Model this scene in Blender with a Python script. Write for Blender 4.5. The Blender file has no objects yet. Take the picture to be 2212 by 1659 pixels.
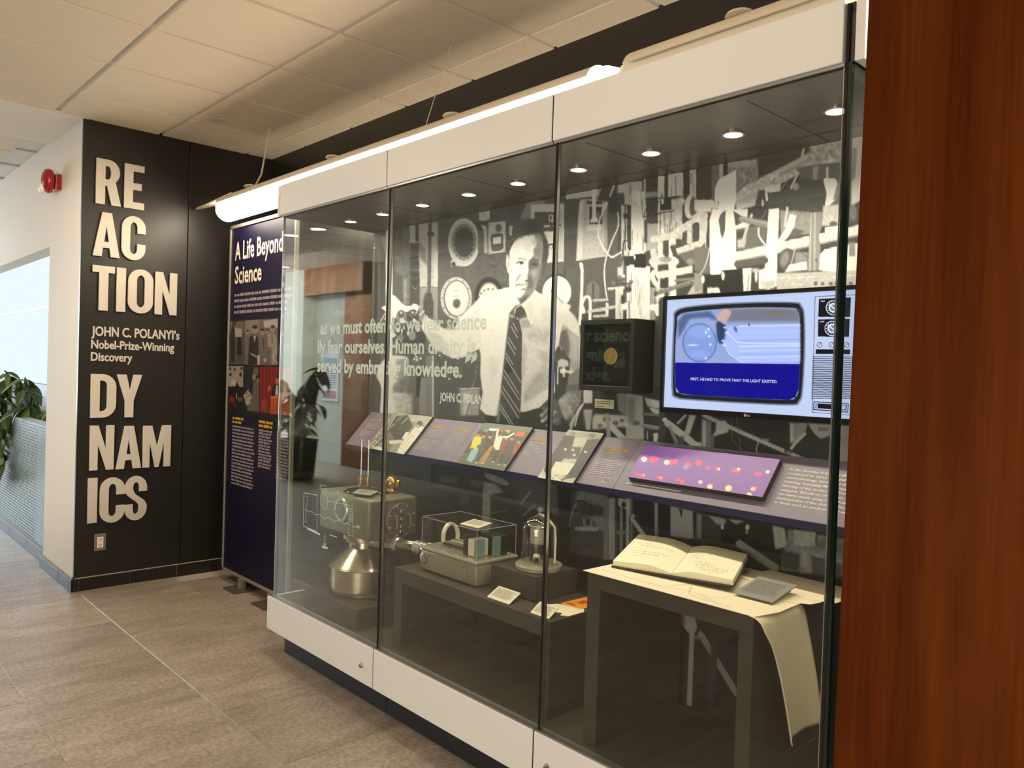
import bpy, bmesh, math, random
import numpy as np
from mathutils import Vector, Matrix
random.seed(7)
PI = math.pi
SC = bpy.context.scene
COL = SC.collection

# ------------------------------------------------------------------ camera
FPX = 1683.16
YAW, PITCH, ROLL = 0.8201059, -0.0150058, 0.0309293
CAM = np.array([0.0, 0.0, 1.5])
fw = np.array([-math.sin(YAW)*math.cos(PITCH), math.cos(YAW)*math.cos(PITCH), math.sin(PITCH)])
rt0 = np.array([math.cos(YAW), math.sin(YAW), 0.0]); up0 = np.cross(rt0, fw)
rt = math.cos(ROLL)*rt0 + math.sin(ROLL)*up0
up = -math.sin(ROLL)*rt0 + math.cos(ROLL)*up0
cam_d = bpy.data.cameras.new('camera'); cam = bpy.data.objects.new('camera', cam_d); COL.objects.link(cam)
cam_d.sensor_width = 36.0; cam_d.lens = FPX/2212*36.0; cam_d.clip_start = 0.05; cam_d.clip_end = 100
M = Matrix(((rt[0], up[0], -fw[0], CAM[0]), (rt[1], up[1], -fw[1], CAM[1]), (rt[2], up[2], -fw[2], CAM[2]), (0, 0, 0, 1)))
cam.matrix_world = M
SC.camera = cam

def project(P):
    """world points (n,3) -> photograph pixels, for the content of flat prints"""
    v = P - CAM; z = v @ fw
    return 1106 + FPX*(v @ rt)/z, 829.5 - FPX*(v @ up)/z

# ------------------------------------------------------------------ world, exposure, lights
SC.view_settings.view_transform = 'Standard'
try: SC.view_settings.look = 'None'
except Exception: pass
SC.view_settings.gamma = 1.0
SC.view_settings.use_curve_mapping = False
SC.view_settings.exposure = 0.0
SC.cycles.transparent_max_bounces = 32
SC.cycles.max_bounces = 10
SC.cycles.glossy_bounces = 6
SC.cycles.sample_clamp_indirect = 6.0
W = bpy.data.worlds.new('world'); SC.world = W; W.use_nodes = True
W.node_tree.nodes['Background'].inputs[0].default_value = (1.0, 0.9, 0.78, 1)
W.node_tree.nodes['Background'].inputs[1].default_value = 0.25

def light(name, kind, loc, energy, color, target=None, **kw):
    d = bpy.data.lights.new(name, kind); d.energy = energy; d.color = color
    for k, v in kw.items(): setattr(d, k, v)
    o = bpy.data.objects.new(name, d); COL.objects.link(o); o.location = loc
    if target is not None:
        o.rotation_euler = (Vector(target)-Vector(loc)).to_track_quat('-Z', 'Y').to_euler()
    return o
WARM = (1.0, 0.79, 0.56); NEUT = (1.0, 0.9, 0.76); DAY = (0.72, 0.85, 1.0)
# daylight from the glazed end of the hall, far to the left
light('daylight_far', 'AREA', (-13.6, -0.6, 1.9), 330, DAY, (-5, 0.4, 0.9), shape='RECTANGLE', size=3.6, size_y=2.4)
light('added_reflection_fill', 'AREA', (-10.9, -1.35, 2.98), 420, (0.95, 0.98, 0.9), (-10.9, -2.5, 1.1), shape='RECTANGLE', size=3.2, size_y=0.5)  # added light without a fixture, brightens the far wall mirrored in the glass
# hall ceiling lights, then added fill lights behind the photographer
light('hall_light', 'AREA', (-1.3, 0.55, 3.02), 7, WARM, (-1.6, 0.5, 0), shape='RECTANGLE', size=1.6, size_y=0.5)
light('hall_light', 'AREA', (-4.6, 0.40, 3.02), 28, WARM, None, shape='RECTANGLE', size=0.9, size_y=0.26)
light('added_hall_fill', 'AREA', (-0.9, -2.4, 0.95), 92, (1.0, 0.87, 0.71), (-2.6, 1.8, 0.5), shape='RECTANGLE', size=2.4, size_y=1.5)  # added soft fill for the case front and the room, no fixture
light('added_pier_fill', 'SPOT', (-0.4, -2.3, 1.9), 760, (1.0, 0.88, 0.74), (-6.5, 1.4, 1.5), spot_size=math.radians(25), spot_blend=0.5, shadow_soft_size=0.25)  # added spot that only brightens the white pier
light('added_ceiling_fill', 'AREA', (0.2, -2.3, 1.5), 40, (1.0, 0.87, 0.7), (-2.2, 1.8, 3.0), shape='RECTANGLE', size=1.6, size_y=1.0)  # added upward fill that lifts the ceiling, not a hall fitting
SPOTX = [-3.587, -3.288, -2.958, -2.62, -2.312, -1.983, -1.649, -1.333, -1.006]
for x in SPOTX:
    light('case_spot', 'SPOT', (x, 2.155, 2.235), 12.5, (1.0, 0.86, 0.66), (x, 2.17, 0), spot_size=math.radians(150), spot_blend=0.9, shadow_soft_size=0.03)

# ------------------------------------------------------------------ helpers
def lin(c):
    c = np.asarray(c, float)/255.0
    return np.where(c <= 0.04045, c/12.92, ((c+0.055)/1.055)**2.4)
def hx(r, g, b): return tuple(float(v) for v in lin((r, g, b)))

_mats = {}
def mat(name, color, rough=0.5, metal=0.0, spec=0.5, emit=0.0, noise=None, bump=None, coat=0.0):
    if name in _mats: return _mats[name]
    m = bpy.data.materials.new(name); m.use_nodes = True
    nt = m.node_tree; b = nt.nodes['Principled BSDF']
    b.inputs['Base Color'].default_value = (*color, 1); b.inputs['Roughness'].default_value = rough
    b.inputs['Metallic'].default_value = metal; b.inputs['Specular IOR Level'].default_value = spec
    b.inputs['Coat Weight'].default_value = coat
    if emit:
        b.inputs['Emission Color'].default_value = (*color, 1); b.inputs['Emission Strength'].default_value = emit
    tc = None
    if noise or bump:
        tc = nt.nodes.new('ShaderNodeTexCoord')
    if noise:      # (scale, amount, second colour[, stretch])
        mp = nt.nodes.new('ShaderNodeMapping'); nt.links.new(tc.outputs['Object'], mp.inputs[0])
        if len(noise) > 3: mp.inputs['Scale'].default_value = noise[3]
        n = nt.nodes.new('ShaderNodeTexNoise'); n.inputs['Scale'].default_value = noise[0]; n.inputs['Detail'].default_value = 8
        n.inputs['Roughness'].default_value = 0.65
        nt.links.new(mp.outputs[0], n.inputs['Vector'])
        r = nt.nodes.new('ShaderNodeValToRGB'); r.color_ramp.elements[0].position = 0.5-0.5*noise[1]; r.color_ramp.elements[1].position = 0.5+0.5*noise[1]
        r.color_ramp.elements[0].color = (*color, 1); r.color_ramp.elements[1].color = (*noise[2], 1)
        nt.links.new(n.outputs[0], r.inputs[0]); nt.links.new(r.outputs[0], b.inputs['Base Color'])
    if bump:
        n2 = nt.nodes.new('ShaderNodeTexNoise'); n2.inputs['Scale'].default_value = bump[0]; n2.inputs['Detail'].default_value = 4
        nt.links.new(tc.outputs['Object'], n2.inputs['Vector'])
        bp = nt.nodes.new('ShaderNodeBump'); bp.inputs['Strength'].default_value = bump[1]; bp.inputs['Distance'].default_value = 0.002
        nt.links.new(n2.outputs[0], bp.inputs['Height']); nt.links.new(bp.outputs[0], b.inputs['Normal'])
    _mats[name] = m
    return m

def glass_mat(name, tint, rough=0.0, ior=1.5, haze=0.0):
    m = bpy.data.materials.new(name); m.use_nodes = True; nt = m.node_tree; nt.nodes.clear(); L = nt.links.new
    out = nt.nodes.new('ShaderNodeOutputMaterial'); mix = nt.nodes.new('ShaderNodeMixShader')
    tr = nt.nodes.new('ShaderNodeBsdfTransparent'); tr.inputs[0].default_value = (*tint, 1)
    gl = nt.nodes.new('ShaderNodeBsdfGlossy'); gl.inputs['Roughness'].default_value = rough; gl.inputs[0].default_value = (1, 1, 1, 1)
    g = nt.nodes.new('ShaderNodeNewGeometry'); mx = nt.nodes.new('ShaderNodeMix'); mx.data_type = 'FLOAT'
    mx.inputs[2].default_value = ior; mx.inputs[3].default_value = 1.0/ior
    L(g.outputs['Backfacing'], mx.inputs[0])
    fr = nt.nodes.new('ShaderNodeFresnel'); L(mx.outputs[0], fr.inputs['IOR'])
    L(fr.outputs[0], mix.inputs[0]); L(tr.outputs[0], mix.inputs[1]); L(gl.outputs[0], mix.inputs[2]); L(mix.outputs[0], out.inputs[0])
    return m

def emit_mat(name, color, strength):
    if name in _mats: return _mats[name]
    m = bpy.data.materials.new(name); m.use_nodes = True; nt = m.node_tree; nt.nodes.clear()
    out = nt.nodes.new('ShaderNodeOutputMaterial'); e = nt.nodes.new('ShaderNodeEmission')
    e.inputs[0].default_value = (*color, 1); e.inputs[1].default_value = strength
    nt.links.new(e.outputs[0], out.inputs[0]); _mats[name] = m
    return m

def print_mat(name, rough=0.45, emit=0.0, spec=0.5):
    m = bpy.data.materials.new(name); m.use_nodes = True; nt = m.node_tree; b = nt.nodes['Principled BSDF']
    a = nt.nodes.new('ShaderNodeVertexColor'); a.layer_name = 'Col'
    b.inputs['Roughness'].default_value = rough; b.inputs['Specular IOR Level'].default_value = spec
    if emit:
        b.inputs['Base Color'].default_value = (0.004, 0.004, 0.004, 1)
        nt.links.new(a.outputs[0], b.inputs['Emission Color']); b.inputs['Emission Strength'].default_value = emit
    else:
        nt.links.new(a.outputs[0], b.inputs['Base Color'])
    return m

def mesh_from_bm(bm, name):
    me = bpy.data.meshes.new(name); bm.normal_update(); bm.to_mesh(me); bm.free(); return me
def link(name, me, m, parent=None, smooth=False):
    if m is not None and not me.materials: me.materials.append(m)
    o = bpy.data.objects.new(name, me); COL.objects.link(o)
    if smooth:
        me.polygons.foreach_set('use_smooth', [True]*len(me.polygons))
    if parent is not None: attach(o, parent)
    return o
def attach(o, parent):
    o.parent = parent
    p = Vector((0, 0, 0)); q = parent
    while q is not None:
        if q.type == 'EMPTY': p += Vector(q.location)
        break
    o.matrix_parent_inverse = Matrix.Translation(-p)
def obj(name, bm, m, parent=None, smooth=False, auto=None):
    me = mesh_from_bm(bm, name)
    o = link(name, me, m, parent, smooth)
    if auto:
        me.polygons.foreach_set('use_smooth', [True]*len(me.polygons))
        try: me.set_sharp_from_angle(angle=math.radians(auto))
        except Exception: pass
    return o
def tag(o, label=None, cat=None, group=None, kind=None):
    if label: o['label'] = label
    if cat: o['category'] = cat
    if group: o['group'] = group
    if kind: o['kind'] = kind
    return o
def thing(name, label, cat, loc, group=None):
    o = bpy.data.objects.new(name, None); COL.objects.link(o); o.location = loc; o.empty_display_size = 0.05
    return tag(o, label, cat, group)
def struct(name, bm, m, parent=None, **k):
    o = obj(name, bm, m, parent, **k)
    o['kind'] = 'structure'
    return o

def box(bm, x0, x1, y0, y1, z0, z1, bev=0.0, seg=1):
    x0, x1 = min(x0, x1), max(x0, x1); y0, y1 = min(y0, y1), max(y0, y1); z0, z1 = min(z0, z1), max(z0, z1)
    r = bmesh.ops.create_cube(bm, size=1.0)
    vs = r['verts']
    for v in vs:
        v.co = Vector(((x0+x1)/2+v.co.x*(x1-x0), (y0+y1)/2+v.co.y*(y1-y0), (z0+z1)/2+v.co.z*(z1-z0)))
    if bev:
        es = list({e for v in vs for e in v.link_edges})
        bmesh.ops.bevel(bm, geom=es, offset=bev, segments=seg, profile=0.5, affect='EDGES')
    return bm
def B(*a, **k): return box(bmesh.new(), *a, **k)

def ring_faces(bm, rings, closed=True, cap=True):
    for a, b in zip(rings, rings[1:]):
        n = len(a)
        for i in range(n if closed else n-1):
            j = (i+1) % n
            bm.faces.new((a[i], a[j], b[j], b[i]))
    if cap:
        bm.faces.new(list(reversed(rings[0]))); bm.faces.new(rings[-1])
def tube(bm, pts, r, n=10, cap=True):
    pts = [Vector(p) for p in pts]; rr = r if isinstance(r, (list, tuple)) else [r]*len(pts)
    rings = []; up_ = None
    for i, p in enumerate(pts):
        t = (pts[min(i+1, len(pts)-1)]-pts[max(i-1, 0)]).normalized()
        if up_ is None:
            up_ = Vector((0, 0, 1)) if abs(t.z) < 0.9 else Vector((1, 0, 0))
        s = t.cross(up_).normalized(); up_ = s.cross(t).normalized()
        rings.append([bm.verts.new(p+rr[i]*(math.cos(a)*s+math.sin(a)*up_)) for a in [2*PI*k/n for k in range(n)]])
    ring_faces(bm, rings, True, cap); return bm
def T(pts, r, n=10, cap=True): return tube(bmesh.new(), pts, r, n, cap)
def lathe(bm, c, prof, n=40, axis='Z', cap=True, arc=2*PI):
    """prof: list of (radius, height along the axis from c)"""
    c = Vector(c); ax = {'Z': (Vector((1, 0, 0)), Vector((0, 1, 0)), Vector((0, 0, 1))),
                         'X': (Vector((0, 1, 0)), Vector((0, 0, 1)), Vector((1, 0, 0))),
                         'Y': (Vector((0, 0, 1)), Vector((1, 0, 0)), Vector((0, 1, 0)))}[axis]
    rings = []
    for r, h in prof:
        rings.append([bm.verts.new(c+ax[2]*h+max(r, 1e-4)*(math.cos(a)*ax[0]+math.sin(a)*ax[1])) for a in [2*PI*k/n for k in range(n)]])
    ring_faces(bm, rings, True, cap); return bm
def LA(c, prof, n=40, axis='Z', cap=True): return lathe(bmesh.new(), c, prof, n, axis, cap)
def prism(bm, pts, d):
    """extrude the closed 3-D polygon pts by the vector d"""
    d = Vector(d); a = [bm.verts.new(Vector(p)) for p in pts]; b = [bm.verts.new(Vector(p)+d) for p in pts]
    bm.faces.new(list(reversed(a))); bm.faces.new(b)
    for i in range(len(a)):
        j = (i+1) % len(a); bm.faces.new((a[i], a[j], b[j], b[i]))
    bmesh.ops.recalc_face_normals(bm, faces=bm.faces[:]); return bm
def PR(pts, d): return prism(bmesh.new(), pts, d)
def quad(bm, pts):
    return bm.faces.new([bm.verts.new(Vector(p)) for p in pts])

def plane_hit(px, py, P0, n):
    d = (px-1106)*rt-(py-829.5)*up+FPX*fw
    t = np.dot(np.array(P0)-CAM, n)/np.dot(d, n); return CAM+t*d

# flat lettering ------------------------------------------------------------
def text_verts(s, bold=0.02, extrude=0.0, res=3, shear=0.0):
    cu = bpy.data.curves.new('txt', 'FONT'); cu.body = s; cu.resolution_u = res; cu.offset = bold; cu.extrude = extrude; cu.shear = shear
    o = bpy.data.objects.new('txt', cu)
    me = bpy.data.meshes.new_from_object(o)
    v = np.zeros(len(me.vertices)*3); me.vertices.foreach_get('co', v); v = v.reshape(-1, 3)
    f = [tuple(p.vertices) for p in me.polygons]
    bpy.data.objects.remove(o); bpy.data.curves.remove(cu); bpy.data.meshes.remove(me)
    return v, f
class Letters:
    """collects lines of lettering lying in the plane O + u*U + v*V"""
    def __init__(s, O, U, V, depth=0.0):
        s.O = np.array(O, float); s.U = np.array(U, float); s.V = np.array(V, float); s.N = np.cross(s.U, s.V); s.v = []; s.f = []; s.n = 0; s.depth = depth
    def add(s, txt, u0, v0, width, height, bold=0.02, shear=0.0, res=2, cap=None):
        """height = cap height of the font; width = the whole line"""
        v, f = text_verts(txt, bold, 1.0 if s.depth else 0.0, res, shear)
        if not len(v): return
        x0, x1 = v[:, 0].min(), v[:, 0].max(); H = 0.72
        u = u0+(v[:, 0]-x0)*width/(x1-x0); w = v0+v[:, 1]*height/H
        P = s.O+np.outer(u, s.U)+np.outer(w, s.V)
        if s.depth: P = P+np.outer(np.where(v[:, 2] > 0, s.depth, 0.0), s.N)
        s.v.append(P); s.f += [tuple(i+s.n for i in q) for q in f]; s.n += len(P); s.many = getattr(s, 'many', 0)+1
    def rect(s, u0, u1, v0, v1):
        P = np.array([s.O+u*s.U+v*s.V for u, v in ((u0, v0), (u1, v0), (u1, v1), (u0, v1))])
        s.v.append(P); s.f.append(tuple(range(s.n, s.n+4))); s.n += 4
    def lines(s, u0, u1, v0, pitch, n, h, seed=1, ragged=0.18):
        """print too small to read: word-long strokes"""
        rnd = random.Random(seed)
        for k in range(n):
            end = u1-(u1-u0)*rnd.random()*ragged*(1 if k < n-1 else 3); u = u0
            while u < end:
                w = min(rnd.uniform(1.0, 4.2)*h*1.3, end-u)
                s.rect(u, u+w, v0-k*pitch, v0-k*pitch+h*rnd.uniform(0.75, 1.0)); u += w+h*0.5
    def build(s, name, m, parent=None):
        me = bpy.data.meshes.new(name); me.from_pydata(np.concatenate(s.v).tolist(), [], s.f); me.update()
        o = link(name, me, m, parent)
        if name in ('body_text', 'subheading', 'printed_text'): o['kind'] = 'stuff'     # print too small to pick apart
        return o

# raster used for the content of printed pictures ------------------------------
class Canvas:
    def __init__(s, x0, y0, x1, y1, bg=(0, 0, 0), ss=1.0):
        s.x0, s.y0, s.ss = x0, y0, ss; s.w = int((x1-x0)*ss)+1; s.h = int((y1-y0)*ss)+1
        s.a = np.empty((s.h, s.w, 3)); s.a[:] = bg if hasattr(bg, '__len__') else (bg, bg, bg)
        s.rng = np.random.default_rng(5); s.view(0, 0, 1)
    def view(s, ox, oy, k): s.vx, s.vy, s.vk = ox, oy, k     # draw in the coordinates of an enlargement
    def t(s, pts): return (np.array(pts, float)/s.vk+(s.vx-s.x0, s.vy-s.y0))*s.ss
    @staticmethod
    def c(col): return np.array(col if hasattr(col, '__len__') else (col, col, col), float)
    def _bb(s, X0, X1, Y0, Y1):
        return max(0, int(X0)-1), min(s.w, int(X1)+2), max(0, int(Y0)-1), min(s.h, int(Y1)+2)
    def paint(s, m, a, b, c, d, col, al):
        m = (m*al)[..., None]; s.a[c:d, a:b] = s.a[c:d, a:b]*(1-m)+s.c(col)*m
    def poly(s, pts, col, al=1.0, soft=0.0, smooth=False):
        if smooth: pts = spline(pts, True)
        P = s.t(pts); soft = soft*s.ss/s.vk; pd = 2.5*soft+1
        a, b, c, d = s._bb(P[:, 0].min()-pd, P[:, 0].max()+pd, P[:, 1].min()-pd, P[:, 1].max()+pd)
        if a >= b or c >= d: return
        acc = np.zeros((d-c, b-a))
        offs = ((-.25, -.25), (.25, .25), (-.25, .25), (.25, -.25))
        for ox, oy in offs:
            X = np.arange(a, b)[None, :]+ox; Y = np.arange(c, d)[:, None]+oy; ins = np.zeros((d-c, b-a), bool)
            for i in range(len(P)):
                x1, y1 = P[i]; x2, y2 = P[i-1]
                if y1 == y2: continue
                cr = (Y > min(y1, y2)) & (Y <= max(y1, y2)) & (X < (x2-x1)*(Y-y1)/(y2-y1)+x1)
                ins ^= cr
            acc += ins
        m = acc/4
        if soft > .5: m = blur(m, soft)
        s.paint(m, a, b, c, d, col, al)
    def ell(s, x, y, rx, ry, col, al=1.0, soft=0.8, ang=0.0, ring=None):
        X, Y = s.t((x, y)); rx, ry = rx*s.ss/s.vk, ry*s.ss/s.vk; soft = max(.6, 2*soft*s.ss/s.vk); R = max(rx, ry)*(1+soft/min(rx, ry))+2
        a, b, c, d = s._bb(X-R, X+R, Y-R, Y+R)
        if a >= b or c >= d: return
        dx = np.arange(a, b)[None, :]-X; dy = np.arange(c, d)[:, None]-Y; ca, sa = math.cos(ang), math.sin(ang)
        u = (dx*ca+dy*sa)/rx; v = (-dx*sa+dy*ca)/ry; q = np.sqrt(u*u+v*v); k = min(rx, ry)/max(soft, .3)
        m = np.clip((1-q)*k+0.5, 0, 1)
        if ring: m = m*np.clip((q-(1-ring))*k+0.5, 0, 1)
        s.paint(m, a, b, c, d, col, al)
    def line(s, pts, w, col, al=1.0, soft=0.6, smooth=False):
        if smooth: pts = spline(pts, False)
        P = s.t(pts); w = w*s.ss/2/s.vk; soft = max(.6, 2*soft*s.ss/s.vk); pd = w+soft+2
        a, b, c, d = s._bb(P[:, 0].min()-pd, P[:, 0].max()+pd, P[:, 1].min()-pd, P[:, 1].max()+pd)
        if a >= b or c >= d: return
        X = np.arange(a, b)[None, :]; Y = np.arange(c, d)[:, None]; D = np.full((d-c, b-a), 1e9)
        for (x1, y1), (x2, y2) in zip(P, P[1:]):
            L = (x2-x1)**2+(y2-y1)**2+1e-9; t = np.clip(((X-x1)*(x2-x1)+(Y-y1)*(y2-y1))/L, 0, 1)
            D = np.minimum(D, np.hypot(X-x1-t*(x2-x1), Y-y1-t*(y2-y1)))
        s.paint(np.clip((w-D)/max(soft, .3)+0.5, 0, 1), a, b, c, d, col, al)
    def rect(s, x0, y0, x1, y1, col, al=1.0, soft=0.0): s.poly([(x0, y0), (x1, y0), (x1, y1), (x0, y1)], col, al, soft)
    def grain(s, x0, y0, x1, y1, amt, scale=3.0, mul=True):
        x0, y0 = s.t((x0, y0)); x1, y1 = s.t((x1, y1)); a, b, c, d = max(0, int(x0)), min(s.w, int(x1)), max(0, int(y0)), min(s.h, int(y1))
        if b-a < 6 or d-c < 6: return
        n = blur(s.rng.standard_normal((d-c, b-a)), scale); n = n/(n.std()+1e-9)
        f = np.clip(np.minimum(np.arange(b-a), np.arange(b-a)[::-1])/(.12*(b-a)), 0, 1)[None, :]*np.clip(np.minimum(np.arange(d-c), np.arange(d-c)[::-1])/(.12*(d-c)), 0, 1)[:, None]
        q = s.a[c:d, a:b]; s.a[c:d, a:b] = np.clip(q+(.7*amt*n*f)[..., None]*np.clip(q/130, .25, 1.1), 0, 255)
    def sample(s, px, py):
        X = np.clip((px-s.x0)*s.ss, 0, s.w-1.001); Y = np.clip((py-s.y0)*s.ss, 0, s.h-1.001)
        i = X.astype(int); j = Y.astype(int); fx = (X-i)[:, None]; fy = (Y-j)[:, None]
        return (s.a[j, i]*(1-fx)+s.a[j, i+1]*fx)*(1-fy)+(s.a[j+1, i]*(1-fx)+s.a[j+1, i+1]*fx)*fy
def blur(m, r):
    for _ in range(2):
        k = max(1, int(round(r)));
        for ax in (0, 1):
            if m.shape[ax] <= 2*k+1: continue
            pad = [(0, 0), (0, 0)]; pad[ax] = (k+1, k); c = np.cumsum(np.pad(m, pad, mode='edge'), axis=ax)
            n = m.shape[ax]
            hi = np.take(c, np.arange(2*k+1, 2*k+1+n), axis=ax); lo = np.take(c, np.arange(0, n), axis=ax); m = (hi-lo)/(2*k+1)
    return m
def spline(pts, closed, k=6):
    P = [np.array(p, float) for p in pts]; n = len(P); out = []
    for i in range(n if closed else n-1):
        g = (lambda j: P[j % n]) if closed else (lambda j: P[min(max(j, 0), n-1)])
        p0, p1, p2, p3 = g(i-1), g(i), g(i+1), g(i+2)
        for t in np.arange(k)/k:
            out.append(0.5*((2*p1)+(p2-p0)*t+(2*p0-5*p1+4*p2-p3)*t*t+(3*p1-p0-3*p2+p3)*t**3))
    if not closed: out.append(P[-1])
    return [tuple(p) for p in out]
def picture(name, corners, canvas, m, parent, nx, ny, gain=1.0, lo=0.0):
    """grid over the quad (TL, TR, BR, BL); every vertex takes the colour of the print there"""
    TL, TR, BR, BL = [np.array(c, float) for c in corners]
    u, v = np.meshgrid(np.linspace(0, 1, nx), np.linspace(0, 1, ny)); u = u.ravel()[:, None]; v = v.ravel()[:, None]
    P = (TL*(1-u)+TR*u)*(1-v)+(BL*(1-u)+BR*u)*v
    me = grid_mesh(name, P, nx, ny)
    px, py = project(P); C = lin(canvas.sample(px, py))*gain+lo
    set_col(me, C); return link(name, me, m, parent)
def grid_mesh(name, P, nx, ny):
    i = np.arange(nx-1)[None, :]+np.arange(ny-1)[:, None]*nx
    F = np.stack([i, i+nx, i+nx+1, i+1], -1).reshape(-1, 4)
    me = bpy.data.meshes.new(name); me.vertices.add(len(P)); me.vertices.foreach_set('co', P.ravel())
    me.loops.add(F.size); me.loops.foreach_set('vertex_index', F.ravel().astype(np.int32))
    me.polygons.add(len(F)); me.polygons.foreach_set('loop_start', (np.arange(len(F))*4).astype(np.int32))
    me.update(calc_edges=True); return me
def set_col(me, C):
    at = me.color_attributes.new('Col', 'FLOAT_COLOR', 'POINT')
    at.data.foreach_set('color', np.concatenate([C, np.ones((len(C), 1))], 1).ravel().astype(np.float32))

# ------------------------------------------------------------------ materials
m_black = mat('black_laminate', (0.0105, 0.009, 0.0068), 0.38, spec=0.6)
m_white_wall = mat('white_paint', hx(226, 218, 204), 0.75, spec=0.3, noise=(3, 0.5, hx(220, 212, 198)))
m_tile_ceil = mat('ceiling_tile', hx(224, 210, 190), 0.9, spec=0.1, noise=(60, 0.6, hx(216, 202, 181)), bump=(260, 0.25))
m_grid = mat('grid_metal', hx(204, 200, 190), 0.55)
m_panel_white = mat('white_panel', hx(234, 234, 231), 0.42, spec=0.4)
m_edge = mat('brushed_edge', hx(170, 172, 170), 0.3, metal=0.7)
m_gap = mat('dark_gap', (0.004, 0.004, 0.004), 0.8)
m_plinth = mat('plinth_black', hx(34, 34, 36), 0.5)
m_deck = mat('deck_grey', hx(80, 76, 64), 0.6, spec=0.3, noise=(30, 0.6, hx(74, 70, 58)))
m_ped = mat('pedestal_grey', hx(62, 58, 47), 0.62, spec=0.3, noise=(40, 0.6, hx(57, 53, 43)))
m_glass = glass_mat('case_glass', (0.965, 0.985, 0.97))
m_glass_edge = mat('glass_edge', (0.001, 0.012, 0.009), 0.12, spec=0.8)
m_acrylic = glass_mat('acrylic', (0.95, 0.955, 0.95), 0.02, 1.45)
m_glass_clear = glass_mat('clear_glass', (0.93, 0.94, 0.93), 0.03, 1.95)
m_letter = mat('satin_letter', hx(208, 200, 186), 0.45, metal=0.25, spec=0.5, noise=(90, 0.5, hx(200, 191, 177), (1, 1, 0.15)))
m_alu = mat('aluminium', hx(176, 170, 158), 0.35, metal=0.6)
m_steel = mat('steel', hx(190, 186, 176), 0.28, metal=0.9)
m_cream = mat('cream_enamel', hx(228, 216, 194), 0.5)
m_text_white = mat('print_white', hx(225, 220, 214), 0.6)
m_text_grey = mat('print_grey', hx(168, 160, 165), 0.6)
m_text_dark = mat('print_dark', hx(105, 100, 92), 0.7)
m_text_gold = mat('print_gold', hx(205, 160, 40), 0.6)

def floor_mat():
    m = mat('floor_tile', hx(150, 140, 124), 0.38, spec=0.5, bump=(14, 0.35))
    nt = m.node_tree; b = nt.nodes['Principled BSDF']; L = nt.links.new
    tc = nt.nodes.new('ShaderNodeTexCoord'); oi = nt.nodes.new('ShaderNodeObjectInfo')
    g = nt.nodes.new('ShaderNodeNewGeometry'); ad = nt.nodes.new('ShaderNodeVectorMath'); ad.operation = 'MULTIPLY_ADD'
    ad.inputs[1].default_value = (3.1, 5.7, 1.3); L(oi.outputs['Random'], ad.inputs[0]); L(g.outputs['Position'], ad.inputs[2])
    mp = nt.nodes.new('ShaderNodeMapping'); mp.inputs['Scale'].default_value = (3.2, 0.9, 1); L(ad.outputs[0], mp.inputs[0])
    n1 = nt.nodes.new('ShaderNodeTexNoise'); n1.inputs['Scale'].default_value = 3.2; n1.inputs['Detail'].default_value = 10; n1.inputs['Roughness'].default_value = 0.7
    L(mp.outputs[0], n1.inputs['Vector'])
    r1 = nt.nodes.new('ShaderNodeValToRGB'); r1.color_ramp.elements[0].position = 0.3; r1.color_ramp.elements[1].position = 0.72
    r1.color_ramp.elements[0].color = (*hx(134, 122, 109), 1); r1.color_ramp.elements[1].color = (*hx(178, 165, 150), 1)
    L(n1.outputs[0], r1.inputs[0])
    n2 = nt.nodes.new('ShaderNodeTexNoise'); n2.inputs['Scale'].default_value = 55; n2.inputs['Detail'].default_value = 6; L(g.outputs['Position'], n2.inputs['Vector'])
    r2 = nt.nodes.new('ShaderNodeValToRGB'); r2.color_ramp.elements[0].position = 0.38; r2.color_ramp.elements[1].position = 0.62
    r2.color_ramp.elements[0].color = (0.78, 0.77, 0.76, 1); r2.color_ramp.elements[1].color = (1.12, 1.12, 1.12, 1); L(n2.outputs[0], r2.inputs[0])
    mu = nt.nodes.new('ShaderNodeMix'); mu.data_type = 'RGBA'; mu.blend_type = 'MULTIPLY'; mu.inputs[0].default_value = 1
    L(r1.outputs[0], mu.inputs[6]); L(r2.outputs[0], mu.inputs[7])
    hv = nt.nodes.new('ShaderNodeMapRange'); hv.inputs[3].default_value = 0.88; hv.inputs[4].default_value = 1.10; L(oi.outputs['Random'], hv.inputs[0])
    m2 = nt.nodes.new('ShaderNodeVectorMath'); m2.operation = 'SCALE'; L(mu.outputs[2], m2.inputs[0]); L(hv.outputs[0], m2.inputs['Scale'])
    L(m2.outputs[0], b.inputs['Base Color'])
    return m
m_floor = floor_mat()
m_grout = mat('grout', hx(176, 164, 146), 0.85)

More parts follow.
